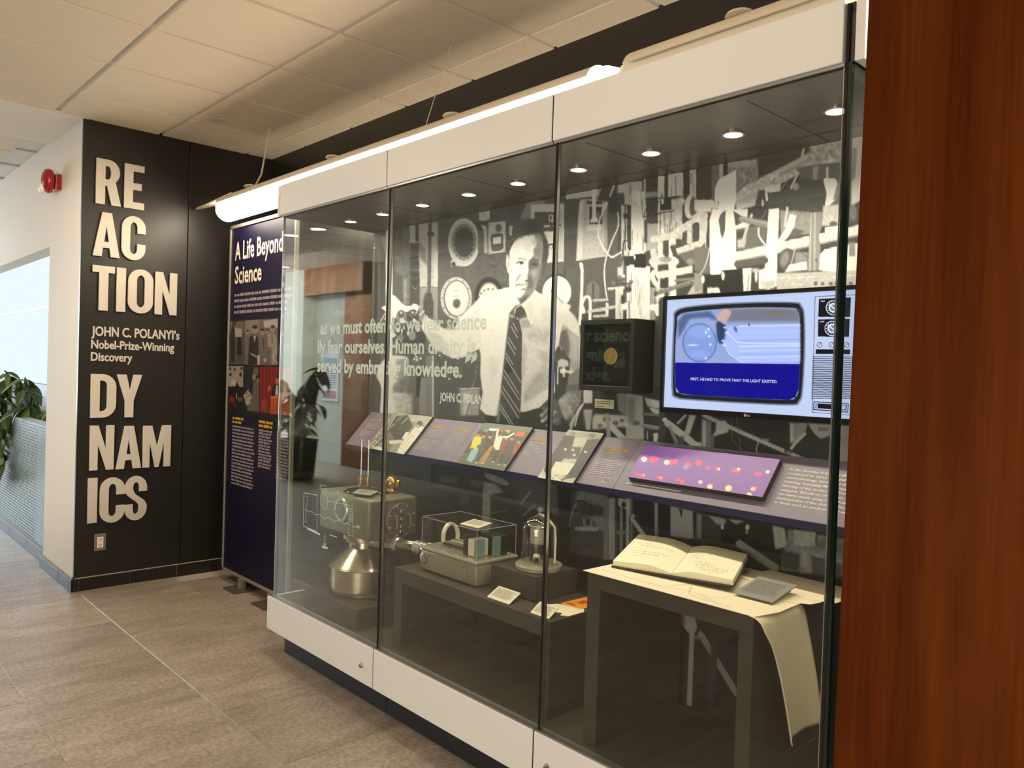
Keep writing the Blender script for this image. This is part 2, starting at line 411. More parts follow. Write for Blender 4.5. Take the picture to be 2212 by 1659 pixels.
def wood_mat(name, dark, mid, light, rough=0.35, axis=(9.0, 9.0, 0.55)):
    m = mat(name, mid, rough, spec=0.04); nt = m.node_tree; b = nt.nodes['Principled BSDF']; L = nt.links.new
    g = nt.nodes.new('ShaderNodeNewGeometry'); mp = nt.nodes.new('ShaderNodeMapping'); mp.inputs['Scale'].default_value = axis; L(g.outputs['Position'], mp.inputs[0])
    n = nt.nodes.new('ShaderNodeTexNoise'); n.inputs['Scale'].default_value = 1.6; n.inputs['Detail'].default_value = 9; n.inputs['Roughness'].default_value = 0.62; n.inputs['Distortion'].default_value = 0.6; L(mp.outputs[0], n.inputs['Vector'])
    mp2 = nt.nodes.new('ShaderNodeMapping'); mp2.inputs['Scale'].default_value = (axis[0]*17, axis[1]*17, axis[2]*10); L(g.outputs['Position'], mp2.inputs[0])
    n2 = nt.nodes.new('ShaderNodeTexNoise'); n2.inputs['Scale'].default_value = 1.4; n2.inputs['Detail'].default_value = 5; L(mp2.outputs[0], n2.inputs['Vector'])
    ma = nt.nodes.new('ShaderNodeMath'); ma.operation = 'MULTIPLY_ADD'; ma.inputs[1].default_value = 0.3; L(n2.outputs[0], ma.inputs[0]); 
    mb = nt.nodes.new('ShaderNodeMath'); mb.operation = 'MULTIPLY_ADD'; mb.inputs[1].default_value = 0.85; mb.inputs[2].default_value = -0.07; L(n.outputs[0], mb.inputs[0]); L(mb.outputs[0], ma.inputs[2])
    r = nt.nodes.new('ShaderNodeValToRGB'); e = r.color_ramp.elements; e[0].position = 0.28; e[1].position = 0.78; e[0].color = (*dark, 1); e[1].color = (*light, 1)
    q = e.new(0.5); q.color = (*mid, 1); L(ma.outputs[0], r.inputs[0]); L(r.outputs[0], b.inputs['Base Color'])
    return m
m_wood = wood_mat('cherry_veneer', (0.040, 0.0070, 0.0006), (0.080, 0.0160, 0.0011), (0.135, 0.032, 0.002), 0.5)
m_wood_far = wood_mat('far_veneer', hx(84, 58, 38), hx(112, 78, 52), hx(136, 98, 66), 0.4)

# ------------------------------------------------------------------ floor
fl = struct('floor', B(-14.2, 2.5, -2.6, 2.7, -0.06, -0.003), m_grout)
me_tile = mesh_from_bm(B(-0.2985, 0.2985, -0.3035, 0.3035, -0.014, 0.0, 0.0012), 'tile'); me_tile.materials.append(m_floor)
rows = [(0.17+0.61*k, 0.78+0.61*k, k) for k in range(-5, 4)]
nt_ = 0
for y0, y1, k in rows:
    off = -3.59 if (k % 2) else -3.28
    i0 = int(math.floor((-14.1-off)/0.6))
    for i in range(i0, i0+28):
        xc = off+0.6*i+0.3
        if xc > 2.3 or nt_ > 290: continue
        if xc < -5.55 and y0 > 1.2 and xc > -14 and y1 > 1.4: continue
        if y1 > 2.7: continue
        if xc > 0.4 and y0 < -1: continue
        o = bpy.data.objects.new('tile', me_tile); COL.objects.link(o); o.location = (xc, (y0+y1)/2+0.001, 0)
        o.parent = fl; o['kind'] = 'structure'; nt_ += 1

# ------------------------------------------------------------------ ceiling
ce = struct('ceiling', B(-14.2, 2.5, -2.6, 2.7, 3.062, 3.12), m_grid)
me_ct = mesh_from_bm(B(-0.290, 0.290, -0.296, 0.296, -0.004, 0.024, 0.003), 'tile'); me_ct.materials.append(m_tile_ceil)
XL = [-3.825+0.608*k for k in range(-18, 8)]
YL = [0.59-0.6275+0.6275*k-0.0 for k in range(-4, 5)]
YL = [-2.53, -1.905, -1.28, -0.655, -0.03, 0.595, 1.215, 1.845, 2.46, 2.66]
cnt = 0
for a, b in zip(XL, XL[1:]):
    for c, d in zip(YL, YL[1:]):
        xc, yc = (a+b)/2, (c+d)/2
        if -6.4 < xc < -5.5 and yc < 1.375 and b < -5.4: continue
        if xc < -5.5 and d > 1.4: continue
        if cnt > 285: continue
        if c > 2.4:
            o = obj('tile', B(a+.012, b-.012, c+.012, 2.66, 3.04, 3.06, .003), m_tile_ceil, ce)
        else:
            o = bpy.data.objects.new('tile', me_ct); COL.objects.link(o); o.location = (xc, yc, 3.04); o.parent = ce
            o.scale = ((b-a-.024)/.584, (d-c-.024)/.596, 1)
        o['kind'] = 'structure'; cnt += 1
for c in YL[:-1]:
    struct('grid_bar', B(-5.52, 2.4, c-.016, c+.016, 3.049, 3.061), m_grid, ce)
    if c < 1.3: struct('grid_bar', B(-14.1, -6.42, c-.016, c+.016, 3.049, 3.061), m_grid, ce)
for a in XL:
    if a > -5.5: struct('grid_bar', B(a-.016, a+.016, -2.55, 2.66, 3.0505, 3.0615), m_grid, ce)
    elif a < -6.4: struct('grid_bar', B(a-.016, a+.016, -2.55, 1.375, 3.0505, 3.0615), m_grid, ce)
struct('trim_1', B(-6.41, -5.53, -2.55, 1.40, 3.034, 3.061), m_white_wall)
sp = obj('ceiling_speaker', LA((-4.937, 1.99, 3.04), [(0.062, 0), (0.06, -0.006), (0.01, -0.007)], 40), m_grid)
tag(sp, 'small round cover plate set flush in a ceiling tile above the black wall', 'cover plate')

# ------------------------------------------------------------------ walls
struct('wall_back', B(-5.55, 2.5, 2.65, 2.72, 0, 3.06), m_black)
wl = struct('wall_black', B(-5.64, -5.568, 1.378, 2.66, 0, 3.06), m_gap)
for a, b in ((1.372, 2.0395), (2.0445, 2.655)):
    o = struct('wall_panel', B(-5.575, -5.55, a, b, 0.085, 3.038, 0.0015), m_black, wl)
# white pier and the wall over the planting niche
struct('wall_left', B(-6.37, -5.565, 1.375, 1.50, 0.0, 3.05), m_white_wall)
struct('wall_over_niche', B(-14.0, -6.37, 1.375, 1.50, 2.297, 3.06), m_white_wall)
# baseboards: black tiles with pale grout
bb = struct('baseboard_left', B(-5.57, -5.545, 1.366, 2.65, 0, 0.086), m_grout)
ys = [1.366, 1.402, 1.712, 2.019, 2.325, 2.645]
m_bbt = mat('black_tile', (0.009, 0.008, 0.007), 0.38, spec=0.25, noise=(8, 0.6, (0.035, 0.031, 0.026), (1, 1, 4)))
for a, b in zip(ys, ys[1:]):
    struct('tile', B(-5.552, -5.538, a+.002, b-.002, 0.001, 0.081, 0.001), m_bbt, bb)
bb2 = struct('baseboard_front', B(-6.382, -5.545, 1.362, 1.377, 0, 0.086), m_grout)
for a, b in ((-6.384, -5.86), (-5.856, -5.60), (-5.596, -5.538)):
    struct('tile', B(a+.001, b-.001, 1.354, 1.366, 0.001, 0.081, 0.001), m_bbt, bb2)
# niche: mosaic parapet, planting trough, frosted glass behind
m_mos = mat('mosaic_tile', hx(44, 66, 60), 0.35, spec=0.45, noise=(60, 0.8, hx(74, 96, 88)))
m_mosg = mat('mosaic_grout', hx(176, 186, 182), 0.8)
ms = struct('wall_mosaic', B(-14.0, -6.372, 1.408, 1.50, 0.0, 1.0), m_mosg)
rnd = random.Random(3)
bmm = bmesh.new(); nmos = 0
me_mos = mesh_from_bm(B(-0.0225, 0.0225, -0.003, 0.003, -0.0095, 0.0095, 0.001), 'tile'); me_mos.materials.append(m_mos)
for r in range(39):
    z = 0.108+r*0.0232; n = 0; x = -6.398-(r % 2)*0.012
    while x > -9.4:
        if nmos < 290 and x > -6.75 and z > .1:
            o = bpy.data.objects.new('tile', me_mos); COL.objects.link(o); o.location = (x, 1.406, z); o.parent = ms; o['kind'] = 'structure'; nmos += 1
        else:
            box(bmm, x-.0225, x+.0225, 1.403+rnd.uniform(-.0006, .0006), 1.409, z-.0095, z+.0095)
        x -= 0.0475
o = obj('tiles', bmm, m_mos, ms); o['kind'] = 'stuff'
bb3 = struct('baseboard_niche', B(-14.0, -6.385, 1.396, 1.41, 0, 0.098), m_grout)
x = -6.386
while x > -11.5:
    struct('tile', B(x-.598, x-.002, 1.389, 1.40, 0.001, 0.093, 0.001), m_bbt, bb3); x -= 0.6
m_soil = mat('soil', hx(70, 44, 22), 0.95, noise=(25, 0.7, hx(120, 72, 34)), bump=(30, 1))
struct('trim_2', B(-14.0, -6.372, 1.50, 2.02, 0.80, 0.95), m_soil)
m_frost = emit_mat('frosted_daylight', (0.76, 0.87, 0.93), 1.12)
wn = struct('window_1', B(-14.0, -6.2, 2.03, 2.05, 1.02, 2.75), m_frost)
struct('window_sill', B(-14.0, -6.2, 1.98, 2.06, 0.95, 1.22), mat('dark_sill', hx(58, 26, 16), 0.5), wn)
struct('window_frame', B(-14.0, -6.2, 2.015, 2.03, 2.02, 2.05), mat('pale_frame', hx(190, 205, 215), 0.4), wn)
struct('wall_niche_end', B(-6.24, -6.18, 1.5, 2.06, 0.9, 2.8), m_white_wall)
struct('trim_3', B(-14.0, -6.2, 1.5, 2.06, 2.62, 2.80), m_white_wall)

# ------------------------------------------------------------------ the side of the hall behind the photographer (seen in the glass)
m_grey_wall = mat('pale_wall', hx(196, 200, 190), 0.75, spec=0.3)
struct('wall_opposite', B(-10.45, 2.5, -2.62, -2.55, 0, 3.06), mat('dark_side', hx(60, 56, 50), 0.7))
struct('wall_opposite_pale', B(-12.1, -10.45, -2.60, -2.50, 0, 3.06), m_grey_wall)
struct('wall_column', B(-12.1, -11.45, -2.53, -2.30, 0, 3.06), mat('column_white', hx(222, 222, 208), 0.7))
struct('wall_panel_wood', B(-10.45, -9.72, -2.56, -2.46, 0, 3.06), m_wood_far)
struct('wall_bulkhead', B(-11.45, -9.72, -2.46, -2.30, 2.62, 3.05), m_wood_far)
struct('wall_end', B(-14.2, -14.0, -2.6, 1.5, 0, 3.06), m_grey_wall)
struct('wall_right', B(2.5, 2.6, -2.6, 2.7, 0, 3.06), m_grey_wall)
wd = struct('window_2', B(-13.985, -12.12, -2.58, -2.56, 0.35, 2.75), emit_mat('daylight_pane', (0.66, 0.83, 0.93), 2.6))
m_wf = mat('window_white', hx(205, 212, 208), 0.5)
for x in (-13.98, -13.4, -12.8, -12.2):
    struct('window_frame', B(x-.04, x+.04, -2.56, -2.48, 0, 3.04), m_wf, wd)
for z in (0.02, 0.62, 2.0, 2.3, 2.85):
    struct('window_rail', B(-14, -12.12, -2.555, -2.49, z, z+.07), m_wf, wd)
wd3 = struct('window_3', B(-13.99, -13.98, -2.3, 1.2, 0.5, 2.75), emit_mat('daylight_pane2', (0.62, 0.8, 0.95), 1.6))
for y in (-2.3, -1.4, -0.5, 0.4, 1.2):
    struct('window_frame', B(-13.98, -13.92, y-.04, y+.04, 0.4, 2.85), m_wf, wd3)
for i, (x, y) in enumerate(((-7.884, -0.57), (-8.538, -0.58), (-9.6, -0.62), (-10.8, -0.6), (-11.35, -1.9))):
    t = thing('downlight', ['recessed round downlight nearest the white pier', 'second recessed round downlight from the white pier', 'third recessed round downlight from the white pier', 'recessed round downlight farthest along the hall ceiling', 'recessed round downlight in front of the far wood bulkhead'][i], 'light', (x, y, 3.03), 'recessed downlights in the hall ceiling')
    obj('trim_ring', LA((x, y, 3.03), [(0.10, 0.012), (0.105, 0), (0.082, -0.002), (0.08, 0.008)], 32), m_grid, t)
    obj('lens', LA((x, y, 3.03), [(0.08, 0.006), (0.078, 0.0), (0.01, -0.001)], 32), emit_mat('lamp_lens', (1, 0.93, 0.82), 14), t)

# ------------------------------------------------------------------ foreground wood panel
bm = bmesh.new()
prism(bm, [(-0.423, 1.0, 2.9), (-0.4495, 1.0, 0.0), (0.6, 1.0, 0.0), (0.6, 1.0, 2.9)], (0, 0.45, 0))
bmesh.ops.bevel(bm, geom=bm.edges[:], offset=0.003, segments=2, affect='EDGES')
wp = obj('wood_panel', bm, m_wood)
tag(wp, 'dark reddish brown wood veneer panel standing close at the right edge of the picture', 'panel')

# content of the mural print, drawn in the coordinates of enlargements of the photograph
def draw_mural():
    c = Canvas(805, 280, 1900, 1600, 70, 1.15)
    W, L, S, M, D, K = 240, 214, 184, 142, 84, 46
    P, E, N = c.poly, c.ell, c.line
    c.rect(0, 1020, 3000, 3000, 30)
    # ---------------- left third
    c.view(800, 440, 3.32)
    c.rect(0, 0, 500, 1700, 96); c.rect(30, 150, 110, 1000, 70); c.rect(50, 200, 75, 1600, 88)
    P([(70, 240), (110, 225), (112, 380)], 150, 1, 2)
    c.rect(165, 150, 235, 700, 82); P([(175, 370), (235, 390), (240, 520), (180, 500)], 112, 1, 6); c.rect(235, 170, 285, 720, 104, 1, 3); c.rect(238, 540, 262, 720, 150, .8, 3)
    c.rect(282, 140, 330, 275, 190, 1, 1); c.rect(322, 130, 345, 280, 70, 1, 1); N([(282, 277), (352, 272)], 8, 210)
    c.rect(285, 290, 355, 720, 66); 
    for y in (320, 375, 430, 510, 560, 600): E(318, y, 26, 17, 48, 1, 2); 
    N([(300, 590), (318, 612), (338, 600)], 5, 170, .9); N([(290, 475), (352, 478)], 5, 140, .8)
    P([(345, 150), (488, 128), (488, 600), (355, 600)], 188); P([(345, 270), (400, 330), (410, 450), (352, 380)], 110, .8, 5); c.rect(455, 150, 484, 600, 206, 1, 2); c.rect(355, 600, 490, 850, 150, 1, 3); N([(355, 598), (490, 600)], 5, 110)
    N([(428, 130), (420, 640)], 26, 84, 1, 2); N([(422, 130), (414, 640)], 5, 125, .8); c.rect(408, 205, 460, 232, 66, 1, 1)
    P([(395, 640), (440, 640), (455, 720), (450, 830), (380, 820), (380, 690)], 72, 1, 2); N([(488, 125), (486, 820)], 4, 60)
    c.rect(492, 100, 700, 1000, 106); c.grain(165, 120, 490, 830, 7, 2)
    c.rect(140, 1040, 700, 1700, 92); c.rect(400, 1090, 450, 1700, 128, 1, 3); c.rect(443, 1090, 456, 1700, 190, 1, 1); c.rect(460, 1100, 700, 1700, 92)
    c.rect(345, 1250, 400, 1640, 150, .8, 4); c.rect(300, 1110, 350, 1640, 104, 1, 3); P([(330, 1180), (370, 1190), (350, 1380), (330, 1390)], 52, 1, 3)
    c.rect(515, 1290, 610, 1420, 110, 1, 2); N([(520, 1300), (605, 1310)], 10, 56); N([(522, 1330), (600, 1336)], 5, 56); c.rect(475, 1180, 500, 1250, 60, 1, 2)
    # tall white post and flask
    P([(112, 190), (155, 185), (155, 900), (148, 1100), (108, 1110), (110, 700)], W); c.rect(110, 180, 158, 1130, W)
    P([(158, 660), (180, 665), (250, 730), (330, 730), (345, 760), (240, 780), (180, 820), (120, 780), (80, 745), (110, 740)], W, 1, 1, True); P([(80, 742), (112, 730), (115, 780)], W)
    N([(104, 790), (60, 870), (20, 900)], 6, W); N([(150, 740), (105, 830)], 10, W)
    E(222, 808, 36, 46, 128, 1, 1.5); E(222, 795, 20, 24, 90, 1, 3); E(305, 808, 42, 50, 66, 1, 1.5); E(300, 790, 24, 26, 100, .8, 3)
    for x, y in ((222, 783), (232, 826), (218, 830), (303, 780), (312, 828), (322, 832)): E(x, y, 7, 7, 225, 1, 1)
    E(232, 845, 24, 12, 215); E(316, 842, 18, 8, 215)
    P([(290, 740), (310, 715), (340, 725), (345, 745), (320, 760)], W, 1, 1); N([(325, 790), (355, 735)], 9, 200); N([(350, 800), (385, 770)], 9, 215); N([(300, 810), (360, 850)], 8, 70)
    P([(160, 860), (250, 880), (290, 900), (370, 880), (400, 960), (380, 1060), (300, 1090), (200, 1060), (160, 980)], 56, 1, 2); 
    for x, y, w, v in ((200, 905, 14, 220), (240, 890, 10, 200), (272, 930, 12, 215), (165, 940, 16, 230), (220, 960, 20, 130), (300, 945, 26, 150), (345, 900, 12, 210), (190, 1000, 14, 190), (250, 1010, 10, 160)): E(x, y, w, w*1.3, v, .9, 1.5)
    for x, y in ((320, 1080), (330, 1100), (315, 1115), (335, 1120), (360, 1110)): E(x, y, 9, 9, 220, 1, 1)
    N([(250, 960), (300, 1110)], 14, 60); N([(150, 900), (230, 1000)], 8, 190, .8)
    P([(108, 1110), (150, 1090), (215, 1090), (270, 1110), (270, 1200), (250, 1500), (215, 1600), (75, 1600), (78, 1330), (45, 1240), (60, 1170)], 232, 1, 2, True)
    P([(185, 1120), (262, 1110), (280, 1200), (275, 1300), (235, 1360), (150, 1330), (190, 1260)], 150, .9, 8); P([(240, 1240), (300, 1250), (300, 1360), (150, 1360)], 112, .8, 8); P([(160, 1370), (300, 1360), (300, 1520), (190, 1510)], 190, .9, 8); c.grain(150, 1100, 310, 1520, 11, 1.5)
    # sleeve and hand at the left
    P([(385, 800), (420, 850), (450, 870), (520, 890), (560, 880), (700, 780), (700, 1000), (600, 1105), (560, 1108), (480, 1060), (420, 960), (370, 900)], 222, 1, 2); P([(370, 880), (430, 900), (450, 980), (470, 1060), (420, 1000)], 150, .9, 6); c.grain(380, 870, 640, 1100, 13, 2); N([(385, 790), (430, 850)], 5, 235)
    # ---------------- panel with gauges behind the man
    c.view(840, 400, 3.0717)
    c.rect(330, 60, 1160, 950, 96); c.rect(330, 900, 760, 1600, 88); P([(330, 240), (700, 160), (980, 100), (980, 330), (330, 420)], 88, .8, 20); c.grain(330, 100, 1000, 900, 7, 3)
    E(497, 380, 104, 160, 214, 1, 1.2); E(497, 380, 92, 146, 196, 1, 1.5); E(499, 378, 82, 122, 120, 1, 1.2); E(500, 378, 64, 100, 74, 1, 1.5); E(500, 330, 54, 50, 60, .8, 6)
    for k in range(18):
        a = k*PI/9; N([(499+66*math.cos(a), 378+103*math.sin(a)), (499+80*math.cos(a), 378+119*math.sin(a))], 4, 205, 1, .8)
    P([(440, 470), (480, 500), (500, 540), (450, 535), (415, 540), (412, 505)], 205, 1, 1); E(430, 524, 14, 15, 66)
    E(447, 750, 104, 140, 200, 1, 1.5); E(449, 752, 86, 122, 100, 1, 1.5); E(451, 752, 79, 114, 226, 1, 1.2)
    for k in range(12):
        a = k*PI/6; E(447+95*math.cos(a), 750+130*math.sin(a), 4, 4, 90)
    E(450, 785, 26, 32, 120, 1, 2); E(447, 790, 16, 22, 86, 1, 2); P([(432, 762), (470, 762), (466, 785), (440, 785)], 95, .9, 2)
    for y, w in ((700, 14), (708, 12), (735, 26), (742, 22)): N([(447-w, y), (447+w, y)], 2, 150, .8)
    for k in range(40):
        a = k*PI/20; E(450+70*math.cos(a), 752+102*math.sin(a), 1.6, 2.4, 150, .8, .5)
    E(665, 740, 95, 130, 52, 1, 2); E(665, 750, 72, 106, 150, 1, 1.2); E(665, 752, 66, 98, 216, 1, 1.2)
    for x, y in ((612, 718), (633, 700), (660, 690), (690, 690), (712, 700), (602, 745)): E(x, y, 6, 7, 90)
    P([(596, 180), (668, 168), (668, 225), (640, 236), (600, 236)], 205, 1, 1); E(634, 198, 4, 4, 60); P([(578, 250), (655, 245), (655, 300), (590, 300)], 60, 1, 3)
    P([(630, 265), (650, 275), (655, 450), (632, 452), (628, 300), (608, 262)], 200, 1, 2); c.rect(590, 300, 628, 440, 110, 1, 3)
    P([(660, 250), (776, 238), (774, 442), (660, 460)], 204); E(728, 284, 21, 27, 96, 1, 2)
    P([(682, 330), (752, 322), (758, 380), (754, 425), (690, 438), (678, 400)], 96, 1, 1, True); P([(692, 348), (745, 342), (743, 385), (693, 390)], 238, 1, 1)
    for x, y in ((668, 266), (768, 250), (668, 448), (764, 432)): E(x, y, 3.5, 4, 80)
    E(1115, 710, 100, 122, 56, 1, 2)
    # cabinets at the top, right of the head
    c.view(1180, 300, 4.149)
    P([(-160, 540), (-10, 560), (0, 1100), (-220, 1140), (-230, 700)], 150, 1, 3)
    P([(-140, 590), (160, 580), (158, 1100), (-120, 1118)], 214, 1, 1.5); c.rect(85, 640, 150, 1080, 186, .8, 5); c.rect(-105, 655, 92, 830, D, 1, 1); c.rect(20, 680, 62, 745, 220); c.rect(32, 690, 48, 725, 60); c.rect(-20, 830, 92, 868, 232); c.rect(-20, 772, 34, 792, 225); c.rect(58, 772, 86, 790, 225); c.rect(-90, 680, -20, 720, 90); c.rect(20, 940, 70, 980, 66); c.rect(28, 955, 55, 972, 235); E(125, 775, 8, 8, 70)
    P([(175, 500), (720, 400), (720, 520), (178, 540)], 206, 1, 1); P([(175, 545), (700, 480), (720, 1500), (170, 1600)], 92, 1, 2); c.rect(160, 560, 275, 1150, 86); P([(175, 500), (420, 455), (420, 500), (178, 542)], 208)
    P([(300, 560), (330, 540), (545, 545), (548, 1045), (270, 1088), (285, 700)], 188, 1, 1); P([(300, 560), (330, 545), (322, 1072), (270, 1088)], 216, 1, 2); P([(525, 560), (548, 560), (545, 1045), (520, 1050)], 150, .8, 4); N([(270, 1088), (545, 1048)], 8, 225, .8)
    c.grain(330, 600, 520, 1040, 9, 1); c.rect(360, 555, 500, 585, 70); P([(378, 600), (512, 590), (505, 770), (372, 770)], 214); c.rect(385, 608, 505, 765, 56); c.rect(365, 770, 495, 820, 220, 1, 2); E(465, 690, 24, 40, 120, 1, 4)
    c.rect(410, 445, 446, 690, 232, 1, 1); P([(412, 690), (446, 690), (460, 720), (462, 745), (385, 752), (405, 715)], 236, 1, 1)
    P([(470, 440), (640, 410), (640, 560), (470, 560)], 74, 1, 3); N([(490, 445), (455, 525)], 10, 200, .9); N([(610, 410), (572, 515)], 16, 215, 1, 1); N([(608, 545), (580, 595)], 10, 190); P([(540, 560), (555, 580), (520, 650), (490, 690), (500, 620)], 225, 1, 1)
    P([(560, 520), (690, 560), (690, 680), (560, 660)], 62, 1, 4); c.rect(640, 520, 700, 1050, 76, 1, 3)
    N([(500, 680), (475, 740), (465, 850), (480, 910), (520, 990), (560, 1040), (590, 1060), (640, 1035), (690, 1000), (735, 960)], 14, 232, 1, 1, True)
    N([(640, 660), (648, 720), (640, 800), (600, 890), (555, 1010), (530, 1100), (520, 1200), (530, 1340), (545, 1430)], 12, 226, 1, 1, True)
    N([(310, 1120), (322, 1180), (320, 1350), (300, 1660)], 28, 226, 1, 2); E(317, 1132, 14, 18, 235); N([(332, 1200), (330, 1400)], 4, 120, .8)
    E(418, 1370, 62, 92, 120, 1, 3); c.rect(412, 1290, 430, 1440, 80, 1, 1)
    N([(312, 1560), (320, 1480), (350, 1420), (385, 1425), (395, 1500), (390, 1640)], 26, 236, 1, 2, True); P([(300, 1600), (330, 1480), (345, 1520), (355, 1560), (300, 1570)], 230, 1, 1)
    for y in (1448, 1540, 1590): N([(430, y), (545, y-6)], 26, 196, 1, 2); N([(430, y+10), (545, y+4)], 5, 90, .8)
    N([(545, 1480), (545, 1570)], 26, 220, 1, 2); N([(380, 1550), (660, 1495)], 26, 200, 1, 2); N([(430, 1500), (520, 1470)], 8, 80)
    # glass columns
    for x0, x1, y0, y1, v in ((700, 890, 380, 590, 196), (760, 895, 470, 1010, 226), (745, 880, 1000, 1160, 232), (720, 930, 1140, 1620, 232), (620, 690, 1330, 1620, 214), (690, 740, 600, 1050, 212), (1000, 1060, 330, 1420, 224), (1090, 1230, 300, 520, 214), (1055, 1220, 600, 900, 196), (900, 1000, 760, 1000, 170), (1095, 1165, 860, 1420, 232), (1285, 1350, 260, 520, 206), (930, 985, 1330, 1620, 150)): c.rect(x0, y0, x1, y1, v, 1, 1)
    rr_ = random.Random(2)
    for x0, x1, y0, y1 in ((700, 890, 385, 590), (765, 890, 480, 1000), (725, 930, 1160, 1620), (1000, 1230, 320, 900), (1100, 1160, 900, 1400), (690, 735, 600, 1050), (620, 690, 1340, 1620), (930, 985, 1340, 1620), (1290, 1345, 270, 520)):
        for k in range(int((x1-x0)/13)):
            x = rr_.uniform(x0, x1); a = rr_.uniform(y0, y1); b = min(y1, a+rr_.uniform(60, 320)); N([(x, a), (x+rr_.uniform(-5, 5), b)], rr_.uniform(3, 9), rr_.choice((120, 150, 176, 90, 246)), .8, 1.5)
    c.rect(890, 385, 1000, 480, 62, 1, 1); c.rect(1060, 330, 1092, 470, 58); c.rect(1228, 290, 1286, 500, 56); c.rect(1350, 250, 1460, 540, 66); P([(890, 480), (1000, 470), (1000, 515), (892, 530)], 160, 1, 2); c.rect(858, 360, 892, 470, 90); c.rect(876, 355, 890, 480, 210)
    c.rect(700, 600, 712, 1000, 50); c.rect(722, 600, 750, 900, 78); E(708, 690, 24, 26, 48); c.rect(672, 590, 690, 1150, 200, 1, 1); c.rect(735, 600, 752, 930, 60)
    c.rect(878, 720, 905, 930, 70, 1, 2); c.rect(1045, 900, 1098, 1040, 70, 1, 2); c.rect(1165, 900, 1260, 960, 66, 1, 3); P([(1120, 960), (1260, 900), (1270, 1000), (1200, 1090), (1140, 1080)], 76, 1, 4)
    # dark clamp frame
    N([(895, 545), (1220, 515)], 12, 44); N([(880, 700), (1145, 640)], 10, 44); N([(870, 705), (905, 600), (900, 560)], 10, 44); c.rect(1020, 530, 1120, 640, 50, 1, 1); N([(910, 580), (990, 700)], 9, 48); N([(1010, 560), (900, 690)], 9, 48); c.rect(1030, 535, 1055, 580, 220); N([(1010, 660), (1150, 630)], 7, 210, .8)
    P([(1120, 545), (1225, 520), (1250, 560), (1220, 600), (1125, 610)], 206, 1, 2); c.grain(1120, 520, 1250, 610, 16, 2)
    N([(1295, 520), (1270, 560), (1262, 640), (1280, 690)], 46, 220, 1, 2, True); E(1310, 600, 24, 86, 90, 1, 3, .12); c.rect(1335, 540, 1480, 655, 226, 1, 2)
    # slanting tubes
    N([(1150, 850), (1290, 760), (1420, 690)], 62, 216, 1, 2); N([(960, 900), (1160, 860)], 58, 214, 1, 2); N([(1180, 1010), (1380, 930), (1400, 850), (1400, 690)], 60, 206, 1, 3, True); c.rect(1310, 760, 1365, 920, 66, 1, 2); c.rect(1260, 790, 1310, 940, 196, 1, 2); c.grain(960, 650, 1450, 1040, 13, 1.6)
    P([(1180, 1030), (1450, 960), (1452, 1160), (1360, 1180), (1260, 1120)], 104, 1, 5); N([(1130, 970), (1180, 1090)], 40, 72, 1, 3); N([(1290, 1100), (1390, 1160)], 60, 140, 1, 4)
    N([(950, 1100), (1160, 1100)], 60, 206, 1, 3); N([(960, 1010), (975, 1090)], 60, 200, 1, 4); E(1140, 1090, 34, 34, 230); E(1070, 1080, 60, 26, 140, .8, 4); N([(960, 1130), (1000, 1160), (950, 1220), (975, 1290), (1010, 1330), (1000, 1420)], 44, 216, 1, 3, True); N([(1010, 1220), (1300, 1170)], 62, 216, 1, 2); P([(1000, 1130), (1090, 1120), (1090, 1170), (1000, 1190)], 66, 1, 3); c.rect(1020, 1250, 1085, 1340, 60, 1, 3); N([(1160, 1270), (1340, 1250)], 26, 130, 1, 2)
    N([(980, 1385), (1380, 1260)], 40, 116, 1, 2); N([(985, 1372), (1380, 1250)], 8, 170, .8); E(980, 1390, 14, 24, 80); N([(1452, 1000), (1420, 1150), (1370, 1240)], 8, 225, 1, 1, True); c.rect(1310, 1120, 1370, 1210, 66, 1, 3); P([(1330, 1290), (1400, 1280), (1400, 1380), (1260, 1400)], 196, 1, 3)
    c.rect(700, 1050, 800, 1130, 50, 1, 1); c.rect(790, 1030, 892, 1155, 34, 1, 1); E(793, 1062, 8, 20, 236); c.rect(640, 1150, 690, 1230, 210, 1, 3); N([(680, 1130), (690, 940), (700, 910), (735, 915), (735, 980)], 12, 56, 1, 1)
    for x, y in ((600, 1290), (660, 1240), (700, 1280), (745, 1310), (660, 1300), (720, 1350), (690, 1230), (760, 1280)): E(x, y, 20, 17, 206 if (x//10) % 2 else 120, 1, 2); 
    N([(560, 1345), (690, 1330)], 24, 214); N([(640, 1300), (760, 1290)], 10, 56); E(735, 1350, 30, 26, 66, 1, 3); E(700, 1500, 34, 34, 236); c.rect(670, 1400, 700, 1480, 60, 1, 3)
    E(960, 1510, 44, 30, 236); E(998, 1530, 26, 60, 230, 1, 1.5); c.rect(985, 1430, 1020, 1470, 220, 1, 2); c.rect(1010, 1440, 1040, 1660, 58, 1, 2)
    # ---------------- right end of the mural
    c.view(1500, 280, 4.608)
    P([(0, 380), (170, 345), (170, 700), (0, 700)], 66, 1, 1); N([(10, 380), (8, 680)], 16, 214); for_x = (60, 90, 130)
    for x in for_x: N([(x, 370), (x, 690)], 4, 82, .8)
    c.rect(172, 345, 250, 690, 112, 1, 1); c.rect(248, 330, 288, 500, 190, 1, 1); c.rect(288, 320, 332, 480, 52); c.grain(172, 340, 250, 690, 12, 1)
    P([(332, 320), (620, 296), (634, 330), (632, 640), (415, 700), (415, 400), (332, 440)], 140, 1, 1); P([(332, 318), (622, 296), (600, 372), (335, 378)], 176, 1, 2); c.grain(335, 300, 634, 700, 16, 1)
